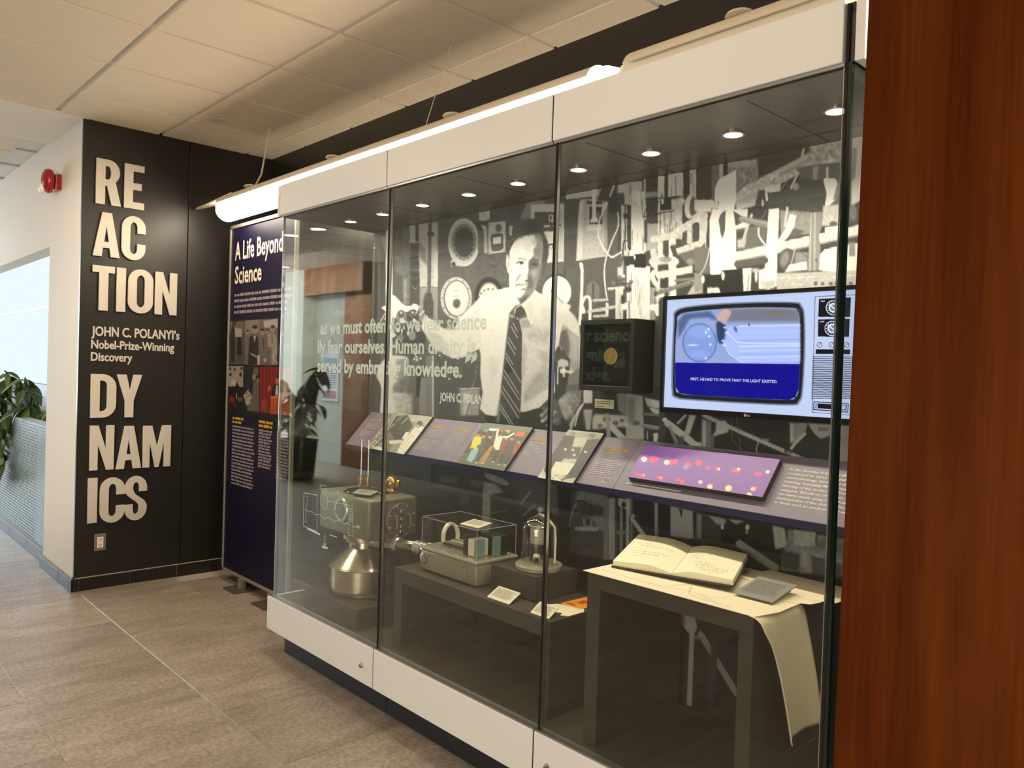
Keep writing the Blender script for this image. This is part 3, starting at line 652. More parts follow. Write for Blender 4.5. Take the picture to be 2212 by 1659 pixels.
    P([(634, 300), (1140, 150), (1500, 80), (1700, 60), (1700, 500), (700, 900), (634, 700)], 66, 1, 1); N([(720, 260), (724, 420)], 3, 90, .7); c.rect(1090, 160, 1150, 270, 60); P([(1085, 165), (1102, 165), (1090, 270), (1055, 276)], 196, 1, 1)
    # fuzzy foam lagging arm
    P([(405, 660), (500, 560), (760, 430), (1060, 275), (1150, 220), (1150, 150), (1500, 90), (1520, 300), (1400, 360), (1250, 340), (1170, 370), (860, 540), (850, 600), (720, 620), (640, 600), (600, 760), (420, 800)], 196, 1, 5)
    P([(1150, 160), (1480, 110), (1480, 280), (1200, 330), (1130, 280)], 168, .8, 12); c.grain(1130, 110, 1500, 350, 26, 3); c.grain(420, 400, 1150, 780, 20, 2); P([(840, 440), (1160, 270), (1180, 300), (860, 470)], 140, .6, 6); P([(430, 700), (600, 640), (620, 700), (430, 760)], 160, .6, 6)
    P([(700, 560), (860, 540), (855, 610), (740, 625)], 220, 1, 2)
    # big dark cylinder
    P([(1010, 380), (1180, 350), (1500, 320), (1500, 760), (1300, 780), (1100, 600)], 104, 1, 3); P([(1180, 370), (1240, 360), (1220, 500), (1175, 510)], 180, .8, 4); c.rect(1310, 370, 1335, 500, 206, 1, 1); c.rect(1455, 390, 1478, 560, 206, 1, 1)
    P([(735, 625), (850, 612), (960, 595), (1040, 490), (1280, 500), (1310, 620), (1300, 780), (1260, 830), (1010, 840), (960, 780), (740, 785), (690, 740), (640, 690), (625, 640), (650, 605), (715, 595)], 76, 1, 2); P([(535, 790), (600, 760), (650, 680), (730, 700), (720, 790), (680, 890), (600, 890), (540, 880)], 66, 1, 3)
    N([(712, 590), (722, 700)], 24, 222, 1, 2); E(680, 730, 13, 36, 200, 1, 2); N([(1035, 430), (960, 580)], 18, 226, 1, 2); E(1005, 565, 36, 36, 176, .9, 5); N([(930, 490), (870, 590)], 6, 190)
    P([(1285, 500), (1340, 485), (1400, 490), (1432, 560), (1430, 660), (1380, 720), (1300, 775), (1315, 640)], 240, 1, 1.5, True); P([(1420, 540), (1460, 600), (1440, 690), (1380, 700)], 120, .9, 5)
    P([(850, 800), (1150, 820), (1150, 1040), (860, 1060)], 150, 1, 3); P([(1280, 760), (1480, 740), (1480, 950), (1270, 960)], 200, 1, 3); c.grain(850, 760, 1480, 960, 9, 1.5); E(1385, 935, 40, 22, 96, 1, 3)
    # white paper sheets and post
    P([(395, 795), (530, 785), (530, 990), (400, 1000)], 232, 1, 1); P([(390, 810), (470, 860), (470, 930), (405, 960)], 84, 1, 1)
    P([(415, 990), (600, 960), (640, 900), (720, 900), (715, 1160), (430, 1250)], 108, 1, 3); P([(412, 1008), (505, 1000), (480, 1070), (415, 1100)], 74, 1, 2); N([(570, 850), (520, 990), (480, 1130)], 28, 200, 1, 3); P([(430, 1100), (520, 1080), (500, 1170), (430, 1180)], 190, 1, 4)
    N([(470, 890), (730, 945)], 62, 140, 1, 4); N([(470, 880), (730, 932)], 12, 184, .8, 3); N([(640, 980), (645, 1060), (700, 1140)], 18, 220, 1, 2, True); N([(660, 900), (720, 800)], 5, 160)
    P([(415, 398), (415, 700), (390, 820), (415, 1000), (418, 1390), (280, 1400), (260, 1440), (155, 1440), (150, 900), (180, 790), (235, 790), (200, 700), (205, 580), (240, 500)], 240, 1, 1)
    P([(262, 840), (310, 800), (305, 1000), (280, 1085), (262, 1040), (240, 900)], 92, 1, 1); P([(0, 700), (190, 700), (240, 780), (0, 800)], 216, 1, 2); P([(232, 700), (246, 720), (236, 780)], 90)
    N([(0, 880), (80, 840), (100, 950), (70, 1120), (0, 1160)], 60, 206, 1, 3, True); c.grain(0, 780, 130, 1170, 12, 2); c.rect(0, 920, 40, 1100, 74, 1, 2); N([(110, 900), (112, 1170)], 10, 200)
    P([(0, 1170), (150, 1170), (150, 1430), (60, 1440), (0, 1400)], 112, 1, 4); N([(150, 1180), (110, 1350), (30, 1480)], 9, 216, 1, 1, True)
    P([(740, 790), (845, 785), (835, 1060), (815, 1400), (820, 1560), (740, 1590), (640, 1580), (640, 1400), (700, 1380)], 240, 1, 1.5); N([(795, 900), (785, 1360)], 5, 200, .8)
    N([(925, 780), (900, 960)], 24, 212, 1, 3); P([(950, 840), (1015, 850), (990, 980), (930, 1070), (840, 1170), (825, 1110), (900, 1000)], 236, 1, 2); P([(985, 980), (1100, 1010), (1000, 1080), (930, 1080)], 96, 1, 4)
    N([(420, 1270), (720, 1200), (1140, 1110), (1640, 1000)], 100, 222, 1, 3); N([(420, 1310), (720, 1250)], 22, 150, .8, 6); N([(830, 1230), (1140, 1160), (1640, 1050)], 20, 160, .8, 6); P([(740, 1100), (830, 1080), (820, 1560), (700, 1560), (710, 1150)], 240, 1, 1); c.grain(850, 1050, 1640, 1230, 10, 2)
    N([(430, 1340), (700, 1300)], 70, 92, 1, 5); E(930, 1300, 90, 120, 96, 1, 4); E(900, 1290, 40, 76, 140, 1, 8, .3); N([(1000, 1200), (960, 1350)], 16, 190, .8, 4)
    P([(1155, 830), (1275, 820), (1270, 960), (1240, 1050), (1255, 1180), (1240, 1400), (1120, 1405), (1140, 1150)], 148, 1, 2); N([(1160, 830), (1150, 1400)], 12, 206, .9, 2); N([(1200, 830), (1195, 1400)], 20, 190, .8, 5); E(1212, 1300, 12, 14, 96)
    P([(1010, 1220), (1130, 1220), (1120, 1330), (1000, 1320)], 150, 1, 3); N([(1040, 1210), (1130, 1270)], 12, 110); P([(950, 1340), (1120, 1315), (1120, 1400), (900, 1420)], 236, 1, 2)
    P([(1250, 1240), (1300, 1190), (1500, 1150), (1640, 1130), (1640, 1460), (1240, 1400)], 240, 1, 2); P([(820, 1430), (1640, 1400), (1640, 1560), (820, 1600)], 198, 1, 3); N([(820, 1480), (1640, 1450)], 10, 222); 
    for x in (1190, 1260, 1340, 1400, 1450, 1540): c.rect(x, 1515, x+36, 1550, 110, 1, 2)
    c.grain(820, 1420, 1640, 1600, 10, 2); P([(1300, 970), (1480, 950), (1480, 1010), (1300, 1030)], 236, 1, 2)
    P([(1570, 60), (1700, 50), (1700, 500), (1660, 700), (1560, 760)], 206, 1, 3); P([(1575, 180), (1620, 180), (1600, 480), (1560, 520)], 112, .8, 6); E(1580, 830, 36, 80, 120, .9, 8); c.rect(1540, 1120, 1600, 1260, 140, 1, 5)
    # dark connector and jar bottom
    P([(90, 1445), (270, 1440), (280, 1400), (480, 1380), (480, 1620), (90, 1640)], 42, 1, 1); P([(130, 1575), (240, 1570), (260, 1620), (130, 1625)], 232); E(85, 1490, 18, 40, 236); E(285, 1455, 16, 45, 214); P([(480, 1380), (570, 1380), (560, 1600), (490, 1610)], 236, 1, 2); N([(545, 1440), (530, 1600)], 12, 150, .9, 2); E(615, 1460, 14, 60, 236, 1, 2); c.rect(575, 1380, 640, 1420, 190, 1, 3); P([(0, 1420), (60, 1440), (80, 1600), (0, 1620)], 150, 1, 5)
    P([(640, 1500), (820, 1500), (790, 1580), (690, 1590)], 200, .8, 6); c.grain(640, 1480, 820, 1590, 9, 2)
    # ---------------- the strip between the medal box, the television and the rail
    c.view(1240, 830, 3.568)
    P([(-60, 20), (700, 20), (700, 450), (900, 500), (2300, 760), (2300, 240), (700, 180)], 48); P([(0, 40), (680, 40), (680, 440), (0, 360)], 56)
    c.rect(75, 40, 140, 130, 196, 1, 1); P([(75, 130), (60, 150), (20, 250), (-10, 330)], 60); N([(72, 150), (30, 230), (8, 320)], 10, 214, 1, 1, True); P([(70, 200), (130, 200), (110, 350), (75, 310)], 196, 1, 2)
    c.rect(140, 60, 330, 120, 60); P([(400, 70), (530, 90), (540, 440), (400, 430)], 168, 1, 3); c.rect(415, 100, 470, 300, 120, .8, 8); P([(160, 230), (400, 240), (420, 330), (300, 330), (160, 350), (100, 330)], 186, 1, 5); P([(330, 70), (400, 70), (400, 250), (340, 200)], 140, 1, 5)
    for x, y, w in ((250, 270, 30), (320, 300, 24), (200, 320, 20), (370, 280, 20), (480, 300, 30), (280, 350, 24)): E(x, y, w, w*.7, 86, .8, 4)
    N([(290, 330), (400, 440)], 46, 190, 1, 2); N([(255, 240), (270, 420)], 30, 160, 1, 4); P([(540, 100), (660, 130), (660, 250), (600, 210), (560, 160)], 190, 1, 2); N([(540, 170), (670, 190)], 6, 60)
    N([(530, 225), (670, 240)], 20, 120, 1, 2); N([(530, 320), (690, 345)], 30, 128, 1, 3); N([(530, 312), (690, 336)], 8, 176, .9); c.rect(560, 360, 572, 440, 150); P([(610, 380), (650, 375), (640, 460), (615, 460)], 206, 1, 2); c.rect(655, 200, 700, 450, 66, 1, 2); E(555, 440, 50, 14, 40)
    E(700, 275, 20, 16, 214); N([(720, 300), (900, 440), (980, 520)], 52, 192, 1, 2); N([(800, 300), (860, 240)], 16, 196); P([(890, 235), (940, 240), (890, 390), (850, 380)], 190, 1, 2); N([(740, 330), (790, 450)], 26, 150, .9, 4); c.rect(800, 400, 850, 480, 86, .8, 4); P([(920, 440), (985, 450), (990, 510), (920, 510)], 196, 1, 2)
    P([(985, 265), (1060, 290), (1050, 520), (980, 500)], 120, 1, 3); c.rect(990, 280, 1015, 510, 186, 1, 5)
    N([(1000, 240), (1400, 420), (1700, 550), (1860, 620)], 30, 178, 1, 2); P([(1100, 300), (1160, 280), (1195, 330), (1180, 370), (1110, 390), (1060, 410), (1090, 360)], 184, 1, 2, True); N([(1070, 400), (1060, 520)], 24, 110, 1, 4); N([(1215, 260), (1215, 420), (1300, 530)], 5, 130, .8); N([(1250, 250), (1290, 520)], 5, 120, .8)
    N([(1420, 450), (1405, 500), (1420, 560)], 8, 170, 1, 1, True); E(1420, 550, 12, 10, 200); E(1470, 430, 40, 10, 150, .8)
    P([(1665, 300), (1800, 300), (1790, 350), (1720, 440), (1665, 460)], 150, 1, 3); c.rect(1665, 300, 1690, 440, 186, 1, 3); N([(1780, 380), (1700, 460), (1650, 530)], 22, 186, 1, 2); E(1650, 520, 30, 26, 60, 1, 2); E(1650, 530, 22, 12, 150, .8)
    P([(1800, 300), (2300, 330), (2300, 700), (1960, 640), (1990, 390), (1900, 420), (1850, 380)], 168, 1, 2); P([(1985, 390), (2300, 400), (2300, 640), (1955, 640)], 150, .8, 5); c.rect(1880, 330, 1960, 360, 110, .8, 4)
    # ---------------- below the rail, left
    c.view(850, 1000, 3.687)
    P([(-200, -60), (1500, 100), (3900, 520), (3900, 2400), (-200, 2400)], 32, 1); P([(-200, -100), (300, -40), (300, 160), (-200, 60)], 92, 1, 1); P([(310, 0), (700, 60), (1300, 160), (1320, 420), (900, 320), (310, 190)], 70, 1, 2); P([(900, 60), (1300, 160), (1310, 400), (1000, 340)], 84, .9, 5)
    P([(360, 100), (520, 120), (510, 170), (370, 150)], 96, .9, 6); P([(610, 130), (710, 150), (700, 200), (615, 180)], 100, .9, 6)
    P([(720, 75), (780, 90), (900, 140), (925, 170), (890, 180), (800, 150), (740, 120)], 150, 1, 2); P([(715, 150), (800, 160), (880, 230), (800, 250), (770, 270), (765, 560), (700, 560), (710, 250)], 140, 1, 3); c.rect(775, 250, 782, 440, 80); c.grain(700, 80, 920, 560, 12, 2)
    N([(1090, 230), (1020, 320)], 12, 150, .9, 3); N([(1130, 330), (1030, 420)], 12, 140, .9, 3); N([(770, 400), (900, 380)], 10, 130, .8, 4); N([(530, 240), (550, 340)], 10, 84, .8, 3); P([(540, 210), (620, 230), (600, 330), (540, 310)], 76, .8, 6)
    c.view(1230, 1050, 3.511)
    P([(10, 30), (260, 60), (260, 560), (0, 500)], 62, 1, 4); P([(60, 30), (290, 70), (280, 160), (40, 110)], 120, .9, 8); N([(95, 40), (20, 200), (0, 300)], 14, 120, 1, 2); N([(20, 130), (90, 110), (150, 150), (170, 200)], 12, 44, 1, 1, True); N([(70, 240), (140, 210), (220, 240)], 12, 40, 1, 1, True)
    N([(55, 322), (205, 326)], 32, 150, 1, 2); P([(100, 240), (160, 230), (180, 310), (110, 310)], 140, 1, 2); c.rect(120, 240, 160, 300, 50, 1, 2); P([(160, 230), (300, 220), (320, 330), (230, 330)], 120, 1, 5); c.grain(0, 60, 300, 350, 14, 3)
    for x0, x1, v in ((255, 300, 110), (300, 345, 150), (345, 362, 60), (385, 400, 150), (430, 452, 160), (462, 475, 120), (645, 672, 142)): c.rect(x0, 90, x1, 560, v, 1, 2)
    for x in (262, 290, 320, 350, 375, 405, 480, 520): N([(x, 90), (x+4, 560)], 4, 96, .7)
    P([(370, 95), (460, 100), (460, 240), (440, 180), (370, 150)], 166, 1, 1); E(412, 140, 18, 22, 40, 1, 1.5); N([(475, 250), (570, 380)], 30, 158, 1, 1.5); c.rect(355, 340, 440, 365, 110, 1, 2); E(485, 225, 14, 14, 150)
    P([(765, 150), (970, 195), (960, 400), (900, 400), (765, 380)], 154, 1, 2); P([(828, 170), (860, 175), (850, 245)], 50, 1, 1); P([(935, 190), (968, 200), (955, 400), (942, 400)], 36, 1, 2); P([(970, 205), (1040, 220), (1000, 400), (965, 400)], 140, .9, 5)
    P([(1000, 215), (1200, 250), (1160, 320), (1150, 420), (1250, 430), (1350, 540), (1420, 620), (1000, 520)], 58, 1, 4); P([(1050, 220), (1180, 250), (1190, 290), (1120, 290)], 150, 1, 3); P([(1150, 300), (1380, 260), (1530, 290), (1560, 400), (1550, 500), (1350, 470), (1180, 410)], 30, 1, 3, True)
    E(1160, 310, 12, 20, 190, 1, 2); E(1350, 312, 16, 22, 190, 1, 2); E(1345, 350, 8, 14, 160); P([(1200, 250), (1330, 265), (1260, 290)], 150, 1, 3); N([(1290, 440), (1560, 620)], 60, 142, 1, 3); P([(1540, 300), (1640, 320), (1660, 460), (1560, 480)], 158, 1, 3); P([(1630, 310), (1680, 330), (1700, 440), (1650, 450)], 44, 1, 2)
    P([(1660, 330), (2200, 420), (2200, 700), (1600, 640)], 118, 1, 5); P([(1700, 330), (1870, 350), (1860, 460), (1700, 450)], 152, 1, 3); c.rect(1868, 360, 1882, 450, 60, 1, 2); P([(1880, 400), (2080, 430), (2080, 520), (1880, 470)], 96, .9, 6); P([(1600, 480), (1750, 520), (1740, 640), (1620, 620)], 62, 1, 5); c.rect(1750, 480, 1830, 660, 140, 1, 6); P([(1840, 520), (2060, 590), (2060, 700), (1840, 660)], 70, .9, 6); N([(1850, 520), (2080, 580)], 14, 160, .8, 4); c.grain(1560, 300, 2100, 680, 9, 3)
    # seen under the desk
    c.view(1220, 1100, 2.967)
    P([(745, 660), (835, 690), (850, 760), (830, 800), (815, 1265), (780, 1255), (800, 800), (745, 740)], 150, 1, 2); N([(870, 800), (1100, 1180)], 38, 128, 1, 2); N([(835, 820), (880, 830)], 20, 110, 1, 3); P([(940, 830), (985, 860), (950, 1320), (915, 1310)], 50, 1, 4)
    # ---------------- the man
    c.view(1000, 620, 5.186)
    # far arm (viewer's right) and hand
    P([(1010, 90), (1180, 260), (1300, 420), (1320, 560), (1300, 1150), (1200, 1080), (1100, 720), (1000, 400)], 176, 1, 2)
    c.view(840, 400, 3.0717)
    # shirt
    P([(800, 690), (750, 690), (640, 705), (560, 790), (470, 880), (430, 960), (400, 950), (380, 930), (600, 1085), (610, 1130), (606, 1250), (625, 1400), (600, 1480), (640, 1520), (715, 1540), (730, 1450), (760, 1200), (800, 850), (850, 780)], 236, 1, 2)
    P([(215, 940), (240, 870), (300, 900), (360, 950), (430, 960), (500, 880), (610, 800), (610, 1080), (500, 1140), (420, 1150), (300, 1080)], 226, 1, 3); P([(240, 960), (340, 990), (420, 1140), (300, 1080)], 190, .8, 8)
    c.view(1000, 620, 5.186)
    P([(600, 40), (800, 60), (1010, 95), (1080, 130), (1180, 260), (1290, 410), (1300, 560), (1180, 620), (1090, 480), (1060, 660), (1000, 800), (1030, 1000), (1030, 1180), (980, 1230), (860, 1350), (720, 1400), (645, 1400), (660, 1000), (620, 400), (580, 200)], 212, 1, 2)
    P([(640, 440), (780, 440), (1000, 440), (990, 560), (800, 540), (670, 560)], 196, .8, 14); P([(700, 520), (980, 500), (960, 640), (740, 600)], 170, .6, 20); P([(670, 600), (720, 700), (690, 1000), (665, 1050)], 165, .7, 14); P([(800, 700), (980, 740), (950, 900), (800, 1100), (680, 1200), (760, 960)], 168, .6, 22); P([(700, 760), (840, 720), (900, 860), (760, 1050)], 224, .7, 26); P([(800, 1000), (990, 900), (980, 1100), (700, 1300), (660, 1250)], 168, .7, 18); P([(720, 1300), (960, 1140), (1010, 1180), (860, 1340), (720, 1390)], 226, .9, 8)
    P([(640, 370), (740, 360), (790, 430), (750, 450), (640, 460)], 150, .8, 8); c.grain(640, 400, 1300, 1380, 6, 1.5)
    # sleeve folds, inner shadow, arm
    P([(1110, 370), (1200, 480), (1300, 560), (1300, 960), (1200, 900), (1160, 760), (1080, 640)], 160, 1, 6); P([(1090, 500), (1160, 470), (1200, 640), (1190, 770), (1110, 720), (1070, 620)], 96, .9, 8); N([(1110, 350), (1060, 660)], 20, 222, .9, 4); P([(1010, 760), (1130, 700), (1190, 800), (1160, 1000), (1040, 980)], 78, 1, 6); P([(1200, 500), (1300, 560), (1300, 860), (1220, 800)], 190, .6, 18)
    P([(1130, 310), (1220, 280), (1260, 330), (1140, 330)], 160, .8, 5)
    P([(1040, 840), (1200, 800), (1180, 1130), (1030, 1100)], 64, 1, 3); P([(1060, 830), (1110, 800), (1180, 830), (1180, 890), (1060, 900)], 200, 1, 3); N([(1065, 900), (1060, 1085)], 14, 226, 1, 2); N([(1130, 880), (1130, 1000)], 26, 196, 1, 3); N([(1100, 940), (1240, 955)], 24, 226, 1, 3); E(1120, 940, 36, 30, 226, 1, 3)
    P([(1180, 1000), (1300, 900), (1330, 1160), (1320, 1300), (1230, 1440), (1160, 1500), (1120, 1440), (1060, 1280), (1160, 1180)], 128, 1, 4); P([(1080, 1260), (1180, 1180), (1260, 1260), (1200, 1400), (1150, 1480), (1100, 1400)], 172, .9, 14); c.grain(1060, 1160, 1320, 1500, 16, 4); P([(1150, 1090), (1320, 1090), (1330, 1170), (1140, 1160)], 100, .7, 8)
    N([(1240, 1200), (1290, 1270), (1350, 1280)], 7, 200, .8); c.rect(1350, 1160, 1448, 1300, 206, 1, 3); N([(1345, 1310), (1290, 1380), (1220, 1560), (1210, 1600)], 14, 214, 1, 2, True); P([(1240, 1430), (1270, 1430), (1200, 1600), (1160, 1600)], 170, 1, 3); c.rect(1350, 1310, 1450, 1600, 62, 1, 2); P([(1350, 1370), (1450, 1370), (1430, 1600), (1380, 1600)], 170, 1, 4)
    # trousers
    P([(400, 1440), (640, 1480), (650, 1410), (860, 1350), (980, 1240), (1100, 1440), (1200, 1560), (1180, 1650), (300, 1650), (240, 1440)], 62, 1, 2)
    # hand on hip
    P([(950, 1270), (1010, 1240), (1060, 1290), (1100, 1420), (1080, 1540), (980, 1530), (930, 1450), (910, 1350)], 98, 1, 5, True)
    for a, b, v in (((1000, 1330), (880, 1440), 150), ((1040, 1400), (890, 1500), 168), ((1060, 1490), (950, 1550), 140), ((960, 1290), (900, 1360), 96)): N([a, b], 42, v*.72, 1, 4); N([(a[0]-2, a[1]-8), (b[0], b[1]-6)], 22, v, .9, 4); E(b[0], b[1], 20, 17, v+20, .9, 4)
    N([(1000, 1370), (905, 1462)], 6, 60, .7, 3); N([(1050, 1450), (930, 1530)], 6, 60, .7, 3)
    # collar and tie
    P([(520, 300), (590, 200), (650, 190), (720, 340), (640, 360), (620, 400), (560, 400)], 104, 1, 3)
    P([(655, 205), (800, 60), (830, 130), (800, 340), (765, 445), (720, 340)], 226, 1, 1.5); N([(815, 110), (825, 200), (795, 310)], 5, 166, .8, 2); P([(690, 190), (800, 110), (800, 300), (760, 400)], 206, .6, 8); N([(655, 205), (765, 445)], 4, 120, .7)
    P([(580, 230), (650, 205), (690, 250), (720, 330), (690, 300), (640, 340), (580, 330)], 74, 1, 2); P([(540, 400), (560, 350), (625, 355), (640, 420), (665, 520), (655, 1000), (640, 1470), (400, 1460), (430, 1180), (470, 800), (500, 560)], 78, 1, 1.5); E(512, 910, 45, 60, 48, .8, 4)
    P([(510, 300), (580, 320), (560, 350), (520, 330)], 170, 1, 3); E(612, 355, 7, 8, 236)
    for p, q in (((560, 400), (610, 495)), ((540, 440), (610, 570)), ((505, 560), (595, 700)), ((498, 610), (585, 760)), ((480, 740), (560, 870)), ((478, 790), (650, 1070)), ((460, 930), (630, 1200)), ((450, 985), (630, 1265)), ((440, 1110), (635, 1400)), ((430, 1160), (625, 1470)), ((415, 1310), (560, 1540)), ((410, 1350), (530, 1540))): N([p, q], 8, 206, .95, 2)
    for x in (330, 350, 365, 395): N([(x+70, 1200+x/4), (x+20, 1500)], 5, 150, .5, 4)
    P([(380, 1530), (425, 1180), (440, 1150), (410, 1300), (400, 1500)], 190, .8, 3)
    P([(290, 770), (400, 790), (390, 960), (320, 1130), (290, 900)], 222, .8, 14)
    # ---------------- head
    c.view(1040, 460, 7.54)
    P([(430, 1210), (560, 1190), (880, 1260), (980, 1340), (900, 1400), (660, 1500), (560, 1500), (440, 1640), (200, 1500), (280, 1250)], 236, 1, 3)
    # hair mass
    P([(470, 600), (395, 650), (400, 480), (430, 400), (500, 330), (510, 220), (580, 130), (700, 85), (800, 90), (900, 110), (970, 190), (1000, 280), (1050, 390), (1085, 500), (1095, 620), (1080, 740), (1050, 850), (1000, 1000), (940, 930), (920, 600), (700, 420)], 82, 1, 2, True)
    for p in ([(520, 250), (600, 150), (700, 110)], [(560, 260), (640, 170), (740, 130)], [(480, 370), (560, 300), (640, 230)], [(500, 420), (600, 340), (650, 290)], [(430, 480), (500, 430), (560, 400)], [(660, 110), (720, 95), (800, 100)]): N(p, 13, 146, .6, 5, True)
    P([(420, 500), (460, 480), (450, 560), (420, 540)], 130, .7, 5); P([(455, 215), (510, 205), (500, 290), (490, 370), (455, 360)], 206, 1, 3)
    P([(700, 170), (860, 130), (980, 280), (1060, 480), (1080, 640), (1040, 800), (1000, 780), (990, 500), (900, 340), (740, 350)], 66, .8, 30)
    # ear
    P([(408, 700), (425, 680), (450, 760), (470, 900), (450, 990), (420, 940), (402, 840)], 226, 1, 3, True); N([(432, 800), (440, 850), (425, 910)], 12, 150, .8, 4)
    # face
    P([(470, 600), (560, 440), (640, 385), (740, 360), (850, 350), (950, 345), (985, 430), (1000, 560), (985, 700), (965, 860), (940, 1000), (900, 1140), (860, 1270), (790, 1370), (700, 1450), (620, 1490), (560, 1400), (500, 1320), (455, 1200), (450, 1050), (450, 960), (470, 880), (455, 740)], 236, 1, 2, True)
    # shadow side of the face
    P([(860, 370), (950, 345), (990, 430), (1003, 560), (988, 700), (968, 860), (942, 1000), (902, 1140), (862, 1270), (790, 1370), (700, 1440), (630, 1480), (590, 1390), (650, 1370), (700, 1300), (740, 1220), (760, 1150), (740, 1080), (760, 900), (770, 790), (850, 690), (840, 600), (900, 500)], 140, 1, 7)
    P([(770, 790), (850, 750), (930, 790), (930, 880), (860, 900), (800, 930), (765, 900)], 98, .95, 8); P([(740, 1080), (780, 980), (830, 1060), (850, 1180), (800, 1240), (720, 1230), (760, 1160)], 96, .8, 12); P([(820, 930), (900, 940), (880, 1060), (820, 1010)], 168, .7, 12); P([(620, 1400), (760, 1330), (720, 1430), (640, 1485)], 92, .9, 8); P([(860, 600), (980, 560), (975, 720), (880, 690)], 120, .7, 14)
    P([(930, 880), (1000, 800), (1000, 940), (900, 1200), (870, 1260)], 120, .5, 8)
    for p in ([(640, 400), (700, 370), (760, 352)], [(560, 450), (610, 410), (670, 385)], [(760, 365), (840, 352), (930, 350)], [(900, 350), (950, 380), (975, 440)]): N(p, 22, 96, .55, 16, True)
    for k in range(26):
        x = 480+k*21; N([(x, 400-k*3), (x+70, 250-k*4), (x+150, 150-k*.5)], 4, 70 if k % 3 else 122, .5, 4, True)
    # brow furrows
    for p in ([(720, 540), (790, 510), (850, 480)], [(720, 590), (790, 560), (860, 520)], [(730, 640), (790, 620), (850, 600)]): N(p, 16, 196, .6, 14, True)
    P([(820, 440), (900, 400), (960, 440), (900, 520), (840, 520)], 176, .6, 14)
    # eyes and eyebrows
    N([(600, 752), (660, 742), (720, 768)], 20, 130, .8, 6, True); E(630, 810, 62, 26, 150, .8, 6); E(648, 812, 34, 30, 92, 1, 4); N([(560, 826), (610, 790), (680, 795)], 11, 92, .95, 3, True); E(652, 808, 18, 17, 56, 1, 3); E(618, 822, 14, 10, 216, .8, 3); N([(600, 880), (650, 885), (690, 855)], 12, 166, .8, 6, True)
    N([(790, 770), (860, 745), (930, 775)], 24, 86, .8, 8, True); E(860, 835, 52, 22, 74, .9, 7); E(862, 830, 18, 15, 50, .9, 4); N([(820, 880), (870, 890)], 10, 150, .6, 6)
    # nose
    P([(700, 790), (752, 790), (762, 900), (735, 1040), (760, 1100), (720, 1115), (660, 1100), (650, 1060), (690, 960)], 240, .9, 8); P([(700, 1095), (760, 1080), (770, 1120), (715, 1125)], 84, .9, 5); E(672, 1090, 12, 9, 150, .7, 4)
    N([(632, 1010), (600, 1050), (572, 1100)], 26, 134, .85, 7, True); N([(560, 1130), (556, 1200)], 12, 176, .6, 6)
    # mouth
    N([(566, 1180), (590, 1160), (640, 1170), (700, 1165), (740, 1150)], 17, 104, .95, 4, True); N([(650, 1185), (710, 1185)], 16, 230, .9, 4); N([(600, 1195), (660, 1205), (720, 1205)], 10, 156, .7, 4, True); E(690, 1245, 52, 17, 112, .8, 6); E(630, 1225, 40, 12, 236, .6, 6); E(570, 1185, 12, 14, 110, .8, 4)
    N([(580, 1390), (620, 1410), (680, 1400)], 14, 120, .8, 6, True)
    P([(590, 1490), (650, 1480), (720, 1420), (640, 1500), (560, 1560)], 110, .8, 5)
    N([(540, 1640), (555, 1560), (600, 1520), (640, 1505)], 16, 214, 1, 3, True)
    # shoulder line over the gauge and pointer of the right gauge
    c.view(840, 400, 3.0717)
    E(1115, 708, 98, 108, 236, 1, 1.2); E(1115, 708, 98, 108, 110, 1, 1, 0, .035); P([(1000, 720), (1100, 740), (1210, 800), (1195, 830), (1250, 900), (1260, 950), (1100, 900), (960, 880), (960, 720)], 220, 1, 2); N([(1078, 698), (1108, 735), (1158, 782)], 4, 84, 1, 1); E(1082, 704, 6, 9, 96); E(1108, 735, 7, 7, 84)
    P([(1010, 800), (1240, 870), (1270, 960), (1010, 900)], 206, .8, 8)
    # beaker at the foot of the shirt
    c.rect(455, 1360, 605, 1530, 110, .6, 3); P([(470, 1360), (600, 1355), (595, 1525), (475, 1530)], 176, .8, 4); P([(500, 1380), (540, 1380), (530, 1520), (490, 1520)], 210, .7, 5); N([(470, 1352), (605, 1348)], 8, 200); N([(540, 1430), (515, 1530)], 6, 70); N([(585, 1200), (570, 1300), (540, 1370)], 3, 200, .8)
    c.rect(440, 1160, 600, 1200, 100, .5, 3)
    c.grain(0, 0, 3300, 4000, 3.5, 1)
    return c

